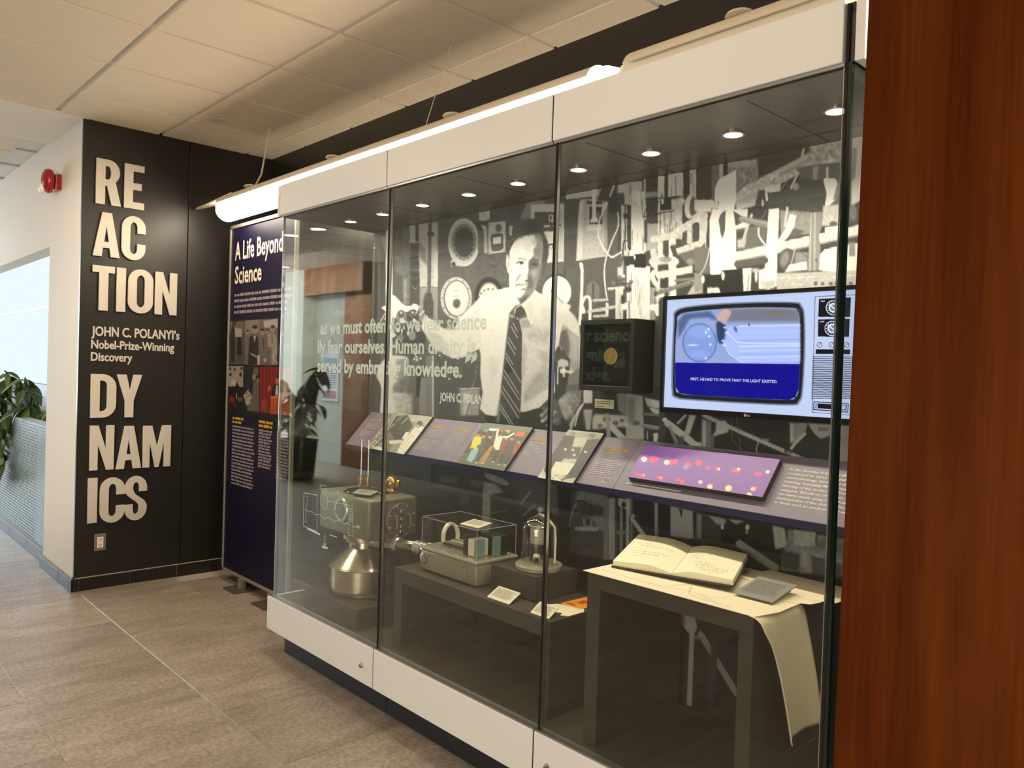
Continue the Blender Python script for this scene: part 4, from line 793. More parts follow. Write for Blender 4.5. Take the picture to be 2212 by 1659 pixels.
# ================================================================== display case
dc = thing('display_case', 'long white and glass display case with lit interior standing along the black wall', 'display case', (-2.33, 2.15, 0))
SX = [-3.803, -2.819, -1.838, -0.857]
obj('plinth', B(-3.755, -2.806, 1.93, 2.42, 0, 0.125), m_plinth, dc)
obj('plinth', B(-2.802, -0.90, 1.93, 2.42, 0, 0.125), m_plinth, dc)
m_lock = mat('lock_brass', hx(186, 160, 130), 0.25, metal=0.9)
for a, b in zip(SX, SX[1:]):
    p_ = obj('base_panel', B(a+.0032, b-.0032, 1.862, 1.884, 0.121, 0.292, 0.0015), m_panel_white, dc)
    lk = b-0.086 if b < -2 else (-1.768 if b > -1 else None)
    if lk: obj('lock', LA((lk, 1.862, 0.197), [(0.011, 0), (0.0115, -0.004), (0.009, -0.007), (0.006, -0.013), (0.002, -0.0135)], 20, 'Y'), m_lock, p_)
    obj('header_panel', B(a+.0032, b-.0032, 1.862, 1.884, 2.276, 2.431, 0.0015), m_panel_white, dc)
    obj('base_sill', B(a+.002, b-.002, 1.866, 1.90, 0.2925, 0.2975), m_edge, dc)
    obj('front_pane', B(a+.019 if a > -3.7 else -3.778, b+.015 if b < -1 else b+.002, 1.8755, 1.8845, 0.298, 2.277), m_glass, dc)
    if b < -1:
        for z0, z1 in ((2.277, 2.430), (0.123, 0.291)): obj('joint', B(b-.0035, b+.0035, 1.8655, 1.8838, z0, z1), m_gap, dc)
    obj('header_lip', B(a+.004, b, 1.868, 1.8745, 2.268, 2.276), m_edge, dc)
for x in (-2.8020, -1.8210):
    obj('pane_seal', B(x-.0042, x+.0030, 1.870, 1.889, 0.297, 2.272), m_gap, dc)
    obj('pane_edge', B(x+.0031, x+.0037, 1.8745, 1.886, 0.297, 2.272), m_steel, dc)
for z0, z1 in ((0.121, 0.292), (2.276, 2.431)):
    obj('end_panel', B(-3.828, -3.808, 1.864, 2.43, z0, z1-.004, 0.001), m_panel_white, dc)
    obj('end_panel', B(-0.836, -0.812, 1.875, 2.43, z0, z1, 0.001), m_panel_white, dc)
obj('end_pane', B(-3.778, -3.769, 1.888, 2.425, 0.298, 2.277), m_glass, dc)
obj('end_pane', B(-0.848, -0.840, 1.888, 2.425, 0.298, 2.277), m_glass, dc)
obj('corner_post', B(-0.8575, -0.8505, 1.876, 1.892, 0.1, 2.42), m_gap, dc)
obj('glass_edge', B(-0.850, -0.841, 1.8765, 1.888, 0.298, 2.277), m_glass_edge, dc)
obj('corner_bead', B(-0.8605, -0.8583, 1.873, 1.877, 0.298, 2.272), m_steel, dc)
obj('corner_post', B(-3.7825, -3.7785, 1.8755, 1.888, 0.298, 2.277), m_steel, dc)
m_deck_line = mat('liner_dark', hx(70, 66, 58), 0.34, spec=0.5, noise=(6, 0.7, hx(64, 58, 50)))
obj('deck', B(-3.79, -0.842, 1.886, 2.43, 0.255, 0.295), m_deck, dc)
obj('deck_trim', B(-3.768, -3.763, 1.89, 2.425, 0.295, 0.300), m_edge, dc)
ic = obj('case_ceiling', B(-3.80, -0.842, 1.886, 2.43, 2.266, 2.40), m_deck_line, dc)
for x in (-3.1, -2.42, -1.74, -1.15):
    obj('seam', B(x-.0012, x+.0012, 1.92, 2.42, 2.2648, 2.2665), m_gap, dc)
obj('seam', B(-3.78, -0.86, 2.33, 2.332, 2.2648, 2.2665), m_gap, dc)
obj('top_cover', B(-3.81, -0.842, 1.886, 2.44, 2.40, 2.425), m_plinth, dc)
obj('back_board', B(-3.80, -0.842, 2.4305, 2.455, 0.12, 2.42), m_plinth, dc)
ORD = ['leftmost', 'second from left', 'third from left', 'fourth from left', 'middle', 'sixth from left', 'seventh from left', 'eighth from left', 'rightmost']
for i, x in enumerate(SPOTX):
    t = thing('downlight', '%s of the nine small round lights in the ceiling of the display case' % ORD[i], 'light', (x, 2.155, 2.262), 'downlights in the display case ceiling')
    obj('trim_ring', LA((x, 2.155, 2.2655), [(0.036, 0), (0.036, -0.004), (0.029, -0.005), (0.028, -0.001)], 28), m_steel, t)
    obj('lens', LA((x, 2.155, 2.2645), [(0.028, 0), (0.0275, -0.003), (0.005, -0.0045)], 28), emit_mat('spot_lens', (1, 0.9, 0.78), 14), t)

# mural: flat print on the back board
def build_mural():
    c = draw_mural()
    pxa, _ = project(np.array([[-3.793, 2.4295, 1.3]])); pxb, _ = project(np.array([[-0.85, 2.4295, 1.3]]))
    nx, nz = 780, 450
    cols = []
    for q in np.linspace(pxa[0], pxb[0], nx):
        cols.append(plane_hit(q, 850, (0, 2.4295, 0), np.array([0, 1.0, 0]))[0])
    cols = np.array(cols); cols[0] = -3.793; cols[-1] = -0.85
    zz = np.linspace(2.2645, 0.296, nz)
    X, Z = np.meshgrid(cols, zz); P = np.stack([X.ravel(), np.full(X.size, 2.4295), Z.ravel()], 1)
    me = grid_mesh('mural', P, nx, nz); px, py = project(P); C = lin(c.sample(px, py))
    set_col(me, C*0.86+0.003)
    o = link('mural', me, print_mat('mural_print', 0.5, spec=0.35))
    tag(o, 'black and white photo mural of a smiling man in shirt and tie among laboratory apparatus', 'mural')

# ------------------------------------------------------------------ quotation lettering on the glass
m_vinyl = bpy.data.materials.new('vinyl'); m_vinyl.use_nodes = True
nt = m_vinyl.node_tree; b_ = nt.nodes['Principled BSDF']; b_.inputs['Base Color'].default_value = (*hx(222, 242, 232), 1); b_.inputs['Roughness'].default_value = 0.6
b_.inputs['Alpha'].default_value = 0.8
ql = thing('quotation_lettering', 'pale green translucent quotation lettered on the left and middle glass panes', 'lettering', (-2.8, 1.8748, 1.4))
class _Q:
    def add(s, *a):
        l = Letters((-3.39, 1.8748, 0), (1, 0, 0), (0, 0, 1)); l.add(*a); l.build('text_line', m_vinyl, ql)
Lg = _Q()
Lg.add('as we must often do, we fear science', 0.02, 1.655, 1.215, 0.062, 0.03)
Lg.add('lly fear ourselves. Human dignity is', 0.0, 1.565, 1.178, 0.062, 0.03)
Lg.add('served by embracing knowledge.', 0.0, 1.475, 1.10, 0.062, 0.03)
Lg.add('\u201d', 1.115, 1.487, 0.072, 0.085, 0.05)
Lg.add('JOHN C. POLANYI', 0.968, 1.380, 0.287, 0.034, 0.03)
# line diagram on the glass over the large instrument
bm = bmesh.new()
def dl(p, q, w=0.0022):
    a = plane_hit(620+p[0]/3.3515, 960+p[1]/3.3515, (0, 1.8748, 0), np.array([0, 1.0, 0])); c = plane_hit(620+q[0]/3.3515, 960+q[1]/3.3515, (0, 1.8748, 0), np.array([0, 1.0, 0]))
    a = Vector(a); c = Vector(c); d = (c-a)
    if d.length < 1e-5: return
    n = Vector((d.z, 0, -d.x)).normalized()*w/2; d = d.normalized()*w/2
    quad(bm, [a-n-d, c-n+d, c+n+d, a+n-d])
def dpoly(ps, w=0.0022):
    for p, q in zip(ps, ps[1:]): dl(p, q, w)
dpoly([(122, 350), (218, 368), (215, 630), (118, 590), (122, 350)], .003)
dpoly([(135, 375), (150, 378), (130, 560), (145, 560)]); dpoly([(130, 470), (160, 490), (180, 485), (205, 510), (240, 505), (270, 540), (300, 525), (340, 560), (380, 545), (410, 575), (450, 570)])
dpoly([(240, 290), (240, 330)]); dpoly([(245, 300), (285, 300), (285, 325), (245, 318)])
dpoly([(150, 610), (235, 650)], .009); dpoly([(275, 655), (272, 735)], .004); dpoly([(262, 715), (272, 740), (284, 715)], .004); dpoly([(255, 742), (290, 750)], .010)
dpoly([(295, 380), (290, 410), (472, 445), (470, 560), (445, 555), (448, 450)]); dpoly([(475, 500), (478, 665), (440, 655), (450, 580), (430, 560)])
dpoly([(310, 655), (360, 670)], .004); dpoly([(240, 370), (245, 440), (270, 470), (290, 460), (295, 400)])
for k in range(9): dl((450, 460+k*12), (466, 462+k*12))
dpoly([(480, 595), (520, 600)]); dpoly([(505, 588), (525, 590), (525, 606), (505, 604), (505, 588)])
o = obj('line_diagram', bm, m_vinyl); o['kind'] = 'stuff'
tag(o, 'fine white line diagram printed on the glass in front of the big grey-green instrument', 'diagram')

# ------------------------------------------------------------------ suspended lamps above the case
m_lens = emit_mat('tube_lens', (1.0, 0.84, 0.63), 22.0)
m_lens_off = mat('lens_off', hx(232, 222, 200), 0.4)
def sus_lamp(name, label, x0, x1, lens, wingl=0.0, wingr=0.0):
    yc, zc, r = 2.12, 2.513, 0.078
    t = thing(name, label, 'lamp', ((x0+x1)/2, yc, zc), 'suspended tube lamps above the display case')
    obj('tube', LA((x0, yc, zc), [(0.01, 0.0), (r*.8, 0.012), (r, 0.05), (r, x1-x0-0.05), (r*.8, x1-x0-0.012), (0.01, x1-x0)], 36, 'X'), lens, t, auto=40)
    # reflector shell over the tube
    bm = bmesh.new(); sec = []
    for a in np.radians(np.linspace(20, 160, 15)): sec.append((yc-math.cos(a)*(r+.012), zc+math.sin(a)*(r+.012)))
    for a in np.radians(np.linspace(160, 20, 15)): sec.append((yc-math.cos(a)*(r+.007), zc+math.sin(a)*(r+.007)))
    prism(bm, [(x0+.05, y, z) for y, z in sec], (x1-x0-0.14, 0, 0)); obj('reflector', bm, m_cream, t)
    if wingl:
        z = zc+.055
        prism(bm := bmesh.new(), [(x0-wingl, 2.07, z-.006), (x0+.3, 2.035, z+.0), (x0+.3, 2.21, z+.012), (x0-wingl, 2.10, z)], (0, 0, 0.009)); obj('reflector_wing', bm, m_cream, t)
    for bx_ in np.arange(x0+0.45, x1-.1, 1.0):
        obj('clip', LA((bx_, 2.10, zc+r+.008), [(0.045, 0), (0.04, 0.008), (0.012, 0.016), (0.003, 0.017)], 20), m_cream, t)
    return t
la = sus_lamp('suspended_lamp', 'long lit white tube lamp hung on cables above the left part of the display case', -5.13, -1.76, m_lens, 0.36)
obj('cable', T([(-4.82, 2.28, 3.04), (-4.80, 2.22, 2.72), (-4.76, 2.14, 2.585)], 0.006, 8), m_cream, la)
obj('cable', T([(-2.936, 2.28, 3.04), (-2.93, 2.13, 2.59)], 0.0022, 6), m_cream, la)
lb = sus_lamp('suspended_lamp', 'unlit cream tube lamp above the right part of the display case', -1.74, -0.93, m_lens_off)
obj('cable', T([(-1.0, 2.28, 3.04), (-1.02, 2.14, 2.59)], 0.003, 6), m_cream, lb)
lc = sus_lamp('suspended_lamp', 'lit tube lamp mostly hidden behind the wood panel, lighting the end of the case', -0.72, 0.9, m_lens)

# ------------------------------------------------------------------ big raised letters
def arc(cx, cy, rx, ry, a0, a1, n=12):
    return [(cx+rx*math.cos(math.radians(a)), cy+ry*math.sin(math.radians(a))) for a in np.linspace(a0, a1, n)]
def stroke(pts, w):
    P = [np.array(p) for p in spline(pts, False, 5)]; Lf, Rt = [], []
    for i, p in enumerate(P):
        d = P[min(i+1, len(P)-1)]-P[max(i-1, 0)]; d = d/np.linalg.norm(d); n = np.array([-d[1], d[0]])
        Lf.append(tuple(p+n*w/2)); Rt.append(tuple(p-n*w/2))
    return Lf+Rt[::-1]
def gC(w=.52):
    return [[(w, .62), (w, .74)]+arc(w/2, .74, w/2, .27, 0, 180)+[(0, .26)]+arc(w/2, .26, w/2, .27, 180, 360)+[(w, .37), (w-.18, .37)]+arc(w/2, .25, w/2-.18, .12, 360, 180)+arc(w/2, .75, w/2-.18, .12, 180, 0)+[(w-.18, .62)]]
GL = {
 'R': [[(0, 0), (0, 1), (.24, 1)]+arc(.26, .735, .225, .265, 90, -52)+[(.52, 0), (.325, 0), (.225, .42), (.185, .42), (.185, 0)], [(.185, .86)]+arc(.24, .71, .065, .15, 90, -90)+[(.185, .56)]],
 'E': [[(0, 0), (0, 1), (.42, 1), (.42, .855), (.185, .855), (.185, .585), (.37, .585), (.37, .435), (.185, .435), (.185, .15), (.43, .15), (.43, 0)]],
 'A': [[(0, 0), (.18, 1), (.38, 1), (.56, 0), (.375, 0), (.345, .20), (.205, .20), (.18, 0)], [(.225, .335), (.33, .335), (.2775, .72)]],
 'C': gC(),
 'T': [[(.135, 0), (.135, .855), (0, .855), (0, 1), (.46, 1), (.46, .855), (.325, .855), (.325, 0)]],
 'I': [[(0, 0), (0, 1), (.19, 1), (.19, 0)]],
 'O': [[(.55, .74)]+arc(.275, .74, .275, .27, 0, 180)+arc(.275, .26, .275, .27, 180, 360), arc(.275, .75, .088, .12, 0, 180)+arc(.275, .25, .088, .12, 180, 360)],
 'N': [[(0, 0), (0, 1), (.17, 1), (.335, .45), (.335, 1), (.50, 1), (.50, 0), (.345, 0), (.165, .58), (.165, 0)]],
 'D': [[(0, 0), (0, 1), (.24, 1)]+arc(.24, .70, .30, .30, 90, 0)+arc(.24, .30, .30, .30, 0, -90), [(.19, .145), (.19, .855), (.24, .855)]+arc(.235, .74, .11, .115, 90, 0)+arc(.235, .26, .11, .115, 0, -90)],
 'Y': [[(.18, 0), (.18, .39), (0, 1), (.205, 1), (.285, .62), (.36, 1), (.55, 1), (.37, .39), (.37, 0)]],
 'M': [[(0, 0), (0, 1), (.205, 1), (.325, .48), (.44, 1), (.645, 1), (.645, 0), (.485, 0), (.485, .62), (.37, 0), (.28, 0), (.155, .62), (.155, 0)]],
 'S': [[(.48, .655), (.48, .74)]+arc(.24, .74, .24, .27, 0, 180)+[(.0, .70), (.02, .63), (.07, .56), (.16, .485), (.25, .415), (.295, .35), (.305, .27)]+arc(.24, .25, .065, .12, 0, -180)+[(.175, .36), (0, .36)]+arc(.24, .26, .24, .27, 180, 360)+[(.48, .31), (.46, .38), (.41, .45), (.32, .52), (.23, .59), (.19, .65), (.176, .72)]+arc(.24, .76, .065, .11, 180, 0)+[(.305, .655)]],
}
def glyph_mesh(name, g, ox, oz, H, x=-5.541, d=0.012, sx=1.0):
    cu = bpy.data.curves.new(name, 'CURVE'); cu.dimensions = '2D'; cu.fill_mode = 'BOTH'; cu.extrude = d/2; cu.bevel_depth = 0.0008; cu.bevel_resolution = 0
    for c in GL[g]:
        sp_ = cu.splines.new('POLY'); sp_.points.add(len(c)-1)
        for i, (u, v) in enumerate(c): sp_.points[i].co = (u*H*sx, v*H, 0, 1)
        sp_.use_cyclic_u = True
    o = bpy.data.objects.new(name, cu); me = bpy.data.meshes.new_from_object(o); bpy.data.objects.remove(o); bpy.data.curves.remove(cu)
    me.transform(Matrix(((0, 0, 1, x+d/2), (1, 0, 0, ox), (0, 1, 0, oz), (0, 0, 0, 1)))); me.name = name
    return me
BIG = [('R', 1.447, 2.507, .29), ('E', 1.617, 2.507, .29), ('A', 1.437, 2.170, .285), ('C', 1.608, 2.170, .285), ('T', 1.439, 1.820, .288), ('I', 1.584, 1.820, .288), ('O', 1.655, 1.820, .288), ('N', 1.826, 1.820, .288),
       ('D', 1.443, 1.122, .283), ('Y', 1.600, 1.122, .283), ('N', 1.445, 0.780, .290), ('A', 1.603, 0.779, .284), ('M', 1.771, 0.779, .282), ('I', 1.440, 0.437, .292), ('C', 1.512, 0.430, .292), ('S', 1.664, 0.430, .292)]
WH = ['in the top line RE', 'in the top line RE', 'in the second line AC', 'in the second line AC', 'starting the third line TION', 'in the third line TION', 'in the third line TION', 'ending the third line TION',
      'in the line DY', 'in the line DY', 'starting the line NAM', 'in the line NAM', 'ending the line NAM', 'starting the lowest line ICS', 'in the lowest line ICS', 'ending the lowest line ICS']
for (g, y, z, H), wh in zip(BIG, WH):
    o = link('letter', glyph_mesh('letter', g, y, z, H), m_letter)
    tag(o, 'large raised silver letter %s %s on the black wall' % (g, wh), 'letter', 'large raised letters on the black wall')
tl = thing('caption_lettering', 'three lines of small raised silver lettering between the large words on the black wall', 'lettering', (-5.54, 1.72, 1.60))
for s_, w, z, h in (('JOHN C. POLANYI\u2019s', .556, 1.655, .062), ('Nobel-Prize-Winning', .522, 1.572, .056), ('Discovery', .252, 1.492, .056)):
    l = Letters((-5.548, 1.443, 0), (0, 1, 0), (0, 0, 1), 0.006); l.add(s_, 0, z, w, h, 0.022, 0, 3)
    l.build('text_line', m_letter, tl)

# outlet
t = thing('wall_outlet', 'steel wall outlet plate with cream duplex socket low on the black wall', 'outlet', (-5.55, 1.524, 0.302))
obj('plate', B(-5.55, -5.5445, 1.488, 1.560, 0.247, 0.358, 0.002), mat('outlet_plate', hx(136, 126, 112), 0.4, metal=0.4), t)
rc = obj('receptacle', B(-5.545, -5.541, 1.505, 1.543, 0.265, 0.338, 0.003, 2), mat('outlet_cream', hx(232, 222, 200), 0.45), t)
for z in (0.319, 0.283):
    for y in (1.517, 1.531): obj('slot', B(-5.5412, -5.5405, y-.0015, y+.0015, z-.002, z+.008), m_gap, rc)
    obj('slot', LA((-5.5412, 1.524, z-.008), [(0.0032, 0), (0.003, 0.0007)], 12, 'X'), m_gap, rc)

# fire alarm on the white pier
t = thing('fire_alarm', 'red fire alarm horn with clear strobe mounted high on the white pier', 'fire alarm', (-6.13, 1.37, 2.715))
m_red = mat('alarm_red', (0.30, 0.006, 0.004), 0.28, spec=0.6)
obj('back_box', B(-6.185, -6.075, 1.335, 1.374, 2.655, 2.765, .008, 2), m_red, t)
obj('housing', LA((-6.13, 1.337, 2.715), [(0.03, 0), (0.05, -0.006), (0.078, -0.012), (0.084, -0.03), (0.078, -0.052), (0.055, -0.066), (0.02, -0.072), (0.004, -0.073)], 36, 'Y'), m_red, t, smooth=True)
obj('strobe_lens', LA((-6.145, 1.285, 2.665), [(0.03, 0), (0.034, -0.012), (0.026, -0.03), (0.004, -0.036)], 20, 'Y'), mat('strobe', (0.85, 0.87, 0.85), 0.1, spec=0.9), t, smooth=True)
obj('screw', LA((-6.13, 1.265, 2.72), [(0.006, 0), (0.005, -0.003)], 10, 'Y'), m_gap, t)

# ------------------------------------------------------------------ freestanding banner beside the case
st = thing('banner_stand', 'tall dark blue information banner in a silver frame left of the display case', 'banner stand', (-4.83, 2.25, 0))
xa, xb, za, zb = -5.305, -4.345, 0.068, 2.448
obj('banner', B(xa+.012, xb-.012, 2.244, 2.254, za+.012, zb-.03), mat('banner_navy', hx(14, 10, 44), 0.5, spec=0.3), st)
for q in ((xa, xa+.018, za, zb), (xb-.018, xb, za, zb)): obj('frame_side', B(q[0], q[1], 2.236, 2.262, q[2], q[3], .002), m_alu, st)
obj('frame_top', B(xa, xb, 2.236, 2.262, zb-.024, zb, .002), m_alu, st); obj('frame_bottom', B(xa, xb, 2.236, 2.262, za, za+.02, .002), m_alu, st)
for x in (xa+.33, xb-.2):
    obj('foot_plate', B(x-.10, x+.085, 2.15, 2.335, 0.001, 0.008, .002), mat('foot_grey', hx(96, 86, 74), 0.45, metal=0.4), st)
    obj('foot_post', B(x-.012, x+.012, 2.215, 2.262, 0.008, za+.005), m_alu, st)
PY = 2.2432
def S2(px, py):
    p = plane_hit(px, py, (0, PY, 0), np.array([0, 1.0, 0])); return p[0], p[2]
L1 = Letters((0, PY, 0), (1, 0, 0), (0, 0, 1))
a = S2(507.5, 562); b = S2(611, 542); hgt = S2(511, 520)[1]-a[1]
L1.add('A Life Beyond', a[0], a[1], b[0]-a[0], hgt*.95, 0.02)
a = S2(507, 613); b = S2(564.5, 605.5); hgt = S2(508.5, 573)[1]-a[1]
L1.add('Science', a[0], a[1], b[0]-a[0], hgt*.95, 0.02)
L1.build('heading', mat('banner_white', hx(232, 216, 200), 0.6), st)
L2 = Letters((0, PY, 0), (1, 0, 0), (0, 0, 1))
a = S2(506, 641); pitch = (S2(506, 641)[1]-S2(506, 678)[1])/3
L2.lines(a[0], xb-.03, a[1], pitch, 4, .020, 4, 0.1)
m_bt = mat('banner_text', hx(150, 138, 148), 0.7)
for x0, y0, y1, x1, n in ((502, 922, 1052, 551, 18), (559, 931, 1015, 588, 13), (598, 935, 1040, 632, 15)):
    a = S2(x0, y0); e = S2(x0, y1)[1]; b = S2(x1, y0)[0]
    L2.lines(a[0], min(b, xb-.03), a[1], (a[1]-e)/n, n, .014, x0, 0.12)
L2.build('body_text', m_bt, st)
L3 = Letters((0, PY, 0), (1, 0, 0), (0, 0, 1))
for x0, y0, x1 in ((502, 905, 528), (559, 913, 590)):
    a = S2(x0, y0); b = S2(x1, y0)[0]; L3.lines(a[0], b, a[1], .026, 2, .018, x0, 0.1)
L3.build('subheading', m_text_gold, st)
cv = Canvas(485, 660, 645, 910, hxa := (10, 8, 20), 4); cv.view(485, 660, 6.91)
G = lambda v: (v*1.0, v*.93, v*.88)
cv.poly([(75, 235), (300, 225), (285, 880), (65, 872)], G(95)); cv.rect(90, 250, 280, 420, G(150), .6, 3); cv.poly([(110, 300), (150, 330), (160, 560), (150, 860), (90, 840), (75, 480)], G(40), .9, 2)
cv.poly([(150, 330), (250, 350), (258, 470), (160, 470)], G(190), 1, 3); cv.poly([(195, 470), (250, 470), (262, 740), (185, 740)], G(28), 1, 2); cv.ell(145, 270, 30, 45, G(60)); cv.ell(215, 290, 26, 36, G(110)); cv.rect(210, 740, 235, 830, G(70), 1, 2)
cv.poly([(303, 222), (798, 190), (785, 893), (292, 880)], G(120)); cv.poly([(303, 222), (520, 208), (510, 400), (300, 430)], G(150), .9, 4); cv.poly([(580, 230), (798, 195), (795, 330), (590, 330)], G(205), .9, 3)
for x, y, hx_, s in ((345, 400, 22, 60), (455, 360, 40, 42), (565, 395, 32, 62), (640, 390, 25, 70), (720, 350, 34, 75)):
    cv.ell(x, y, hx_, hx_*1.5, G(165), 1, 1.5); cv.ell(x, y-hx_, hx_, hx_*.7, G(s*.9), 1, 2); cv.line([(x-8, y+6), (x+12, y+6)], 6, G(60), .7, 2)
cv.poly([(370, 480), (430, 440), (500, 470), (520, 880), (350, 880)], G(42), 1, 3); cv.poly([(430, 450), (470, 455), (450, 560)], G(200), 1, 2)
cv.poly([(520, 500), (570, 470), (640, 490), (650, 700), (620, 880), (520, 880), (510, 640)], G(118), 1, 3); cv.line([(572, 480), (590, 640)], 12, G(40), 1, 1)
cv.poly([(640, 440), (710, 400), (780, 450), (790, 700), (740, 880), (650, 880)], G(165), 1, 3); cv.line([(708, 430), (712, 560)], 12, G(60), 1, 1)
cv.poly([(380, 700), (470, 740), (500, 790), (400, 740)], G(190), .8, 2); cv.ell(605, 815, 22, 24, G(200)); cv.line([(780, 640), (720, 760), (780, 860)], 26, G(190), .9, 2); cv.rect(490, 740, 525, 885, G(225), .9, 2); cv.rect(640, 620, 700, 880, G(60), .5, 5)
cv.rect(803, 555, 1100, 893, G(70)); cv.ell(840, 620, 22, 30, G(120)); cv.rect(820, 680, 1000, 890, G(35), .9, 3)
cv.poly([(62, 900), (280, 905), (275, 1215), (55, 1205)], G(170)); 
for x, y, w in ((85, 940, 16), (150, 955, 14), (255, 940, 16), (90, 1030, 18), (240, 1030, 20)): cv.ell(x, y, w, w*1.7, G(50), 1, 1.5)
cv.ell(130, 1150, 40, 50, G(200)); cv.poly([(160, 1210), (185, 1140), (220, 1210)], G(25), 1, 2)
cv.poly([(283, 905), (523, 915), (517, 1592), (275, 1560)], G(32)); cv.ell(470, 985, 40, 70, G(110), 1, 3); cv.ell(440, 1070, 28, 50, G(150), 1, 2)
cv.poly([(430, 1150), (515, 1060), (517, 1590), (330, 1570), (350, 1480), (410, 1360)], G(110), 1, 3); cv.poly([(355, 1250), (415, 1360), (335, 1500), (280, 1340)], G(185), 1, 1.5); cv.line([(300, 1330), (370, 1280)], 8, G(60)); cv.line([(320, 1380), (385, 1330)], 14, G(80), .8); cv.line([(480, 1150), (510, 1100)], 10, G(200), .8, 2); cv.poly([(300, 1440), (350, 1410), (400, 1450), (340, 1500)], G(190), .9, 2)
R_ = (150, 28, 6)
cv.poly([(527, 915), (1050, 925), (1040, 1650), (530, 1592)], R_); 
for x in (560, 610, 660, 720, 790): cv.rect(x, 915, x+22, 1600, (95, 12, 4), .7, 4)
cv.ell(590, 1490, 45, 95, (170, 90, 70), .7, 6); cv.ell(788, 1120, 26, 52, (200, 130, 90), 1, 1.5); cv.ell(795, 1060, 28, 28, (50, 20, 12)); cv.poly([(700, 1330), (720, 1200), (770, 1170), (830, 1180), (836, 1345), (700, 1345)], (22, 12, 12), 1, 1.5); cv.poly([(770, 1190), (800, 1190), (800, 1340), (755, 1340)], (225, 205, 185))
cv.ell(665, 1240, 14, 45, (215, 130, 100), 1, 1.5, .3); cv.poly([(685, 1355), (836, 1345), (836, 1385), (690, 1385)], (220, 130, 60)); cv.poly([(690, 1385), (1040, 1385), (1040, 1640), (680, 1615)], (195, 85, 22)); cv.line([(710, 1600), (735, 1530), (790, 1530), (810, 1600)], 7, (120, 45, 10))
cv.rect(60, 1215, 272, 1555, (8, 6, 12)); cv.ell(110, 1400, 45, 45, (170, 20, 12), .9, 6); cv.ell(150, 1480, 30, 35, (120, 14, 8), .8, 6); cv.rect(172, 1310, 186, 1400, G(200), .9, 1)
for x in (200, 225, 250): cv.rect(x, 1370, x+12, 1430, G(190), .9, 1)
tl_ = S2(494.6, 690); bl_ = S2(490, 893); 
picture('photo_montage', [(tl_[0], PY, tl_[1]), (xb-.02, PY, tl_[1]), (xb-.02, PY, bl_[1]), (tl_[0], PY, bl_[1])], cv, print_mat('banner_photos', 0.55), st, 220, 200, 0.7)

# ------------------------------------------------------------------ trailing plants
def leaf_mesh(L, Wd, droop=0.35):
    bm = bmesh.new(); n = 6; rows_ = []
    for i in range(n+1):
        t = i/n; w = Wd*math.sin(PI*min(1, t*0.94+.06))**0.8*(1-.25*t); z = -droop*L*t*t
        rows_.append([bm.verts.new((t*L, -w/2, z+.12*w)), bm.verts.new((t*L, 0, z-.04*w)), bm.verts.new((t*L, w/2, z+.12*w))])
    for a, b in zip(rows_, rows_[1:]):
        for k in (0, 1): bm.faces.new((a[k], a[k+1], b[k+1], b[k]))
    return mesh_from_bm(bm, 'leaf')
m_leaf = mat('leaf_green', (0.012, 0.045, 0.008), 0.4, noise=(9, 0.6, (0.05, 0.10, 0.012)))
m_leaf2 = mat('leaf_light', (0.10, 0.17, 0.03), 0.45, noise=(9, 0.6, (0.18, 0.22, 0.05)))
m_stem = mat('stem_green', (0.03, 0.035, 0.012), 0.6)
def plant(name, label, base, strands, leafm, seed, LL=0.16, LW=0.085, pot=None):
    rnd = random.Random(seed); t = thing(name, label, 'plant', base)
    me1 = leaf_mesh(LL, LW); me1.materials.append(leafm[0]); me2 = leaf_mesh(LL*.8, LW*.8, .6); me2.materials.append(leafm[1])
    for pts in strands:
        P = [Vector(p) for p in pts]; obj('stem', T(P, 0.006, 6), m_stem, t)
        for a, b in zip(P, P[1:]):
            k = max(2, int((b-a).length/0.035))
            for i in range(k):
                o = bpy.data.objects.new('leaf', me1 if rnd.random() < .7 else me2); COL.objects.link(o)
                o.location = a.lerp(b, (i+rnd.random())/k); o.rotation_euler = (rnd.uniform(-.4, .4), rnd.uniform(-.1, 1.1), rnd.uniform(0, 2*PI)); s = rnd.uniform(.6, 1.15); o.scale = (s, s, s)
                o.parent = t; o.matrix_parent_inverse = Matrix.Translation(-Vector(base))
    return t
plant('trailing_plant', 'dark green leafy plant spilling over the tiled planter wall at the left edge', (-8.0, 1.6, 0.95),
      [[(-7.9, 1.62, .95), (-7.8, 1.55, 1.2), (-7.45, 1.45, 1.33), (-7.25, 1.4, 1.2)], [(-8.0, 1.6, .95), (-8.0, 1.5, 1.25), (-7.7, 1.35, 1.38)], [(-7.9, 1.55, .95), (-7.75, 1.37, 1.02), (-7.75, 1.34, .75), (-7.8, 1.34, .5)],
       [(-8.1, 1.5, .98), (-7.95, 1.36, 1.0), (-7.9, 1.34, .7), (-7.95, 1.34, .42)], [(-8.1, 1.6, .95), (-7.6, 1.5, 1.1), (-7.35, 1.42, 1.08)], [(-8.2, 1.6, .95), (-8.1, 1.4, 1.2), (-7.9, 1.32, 1.1)], [(-8.0, 1.6, .95), (-7.55, 1.62, 1.02), (-7.2, 1.6, 1.06)]], (m_leaf, m_leaf2), 11, 0.2, 0.1)
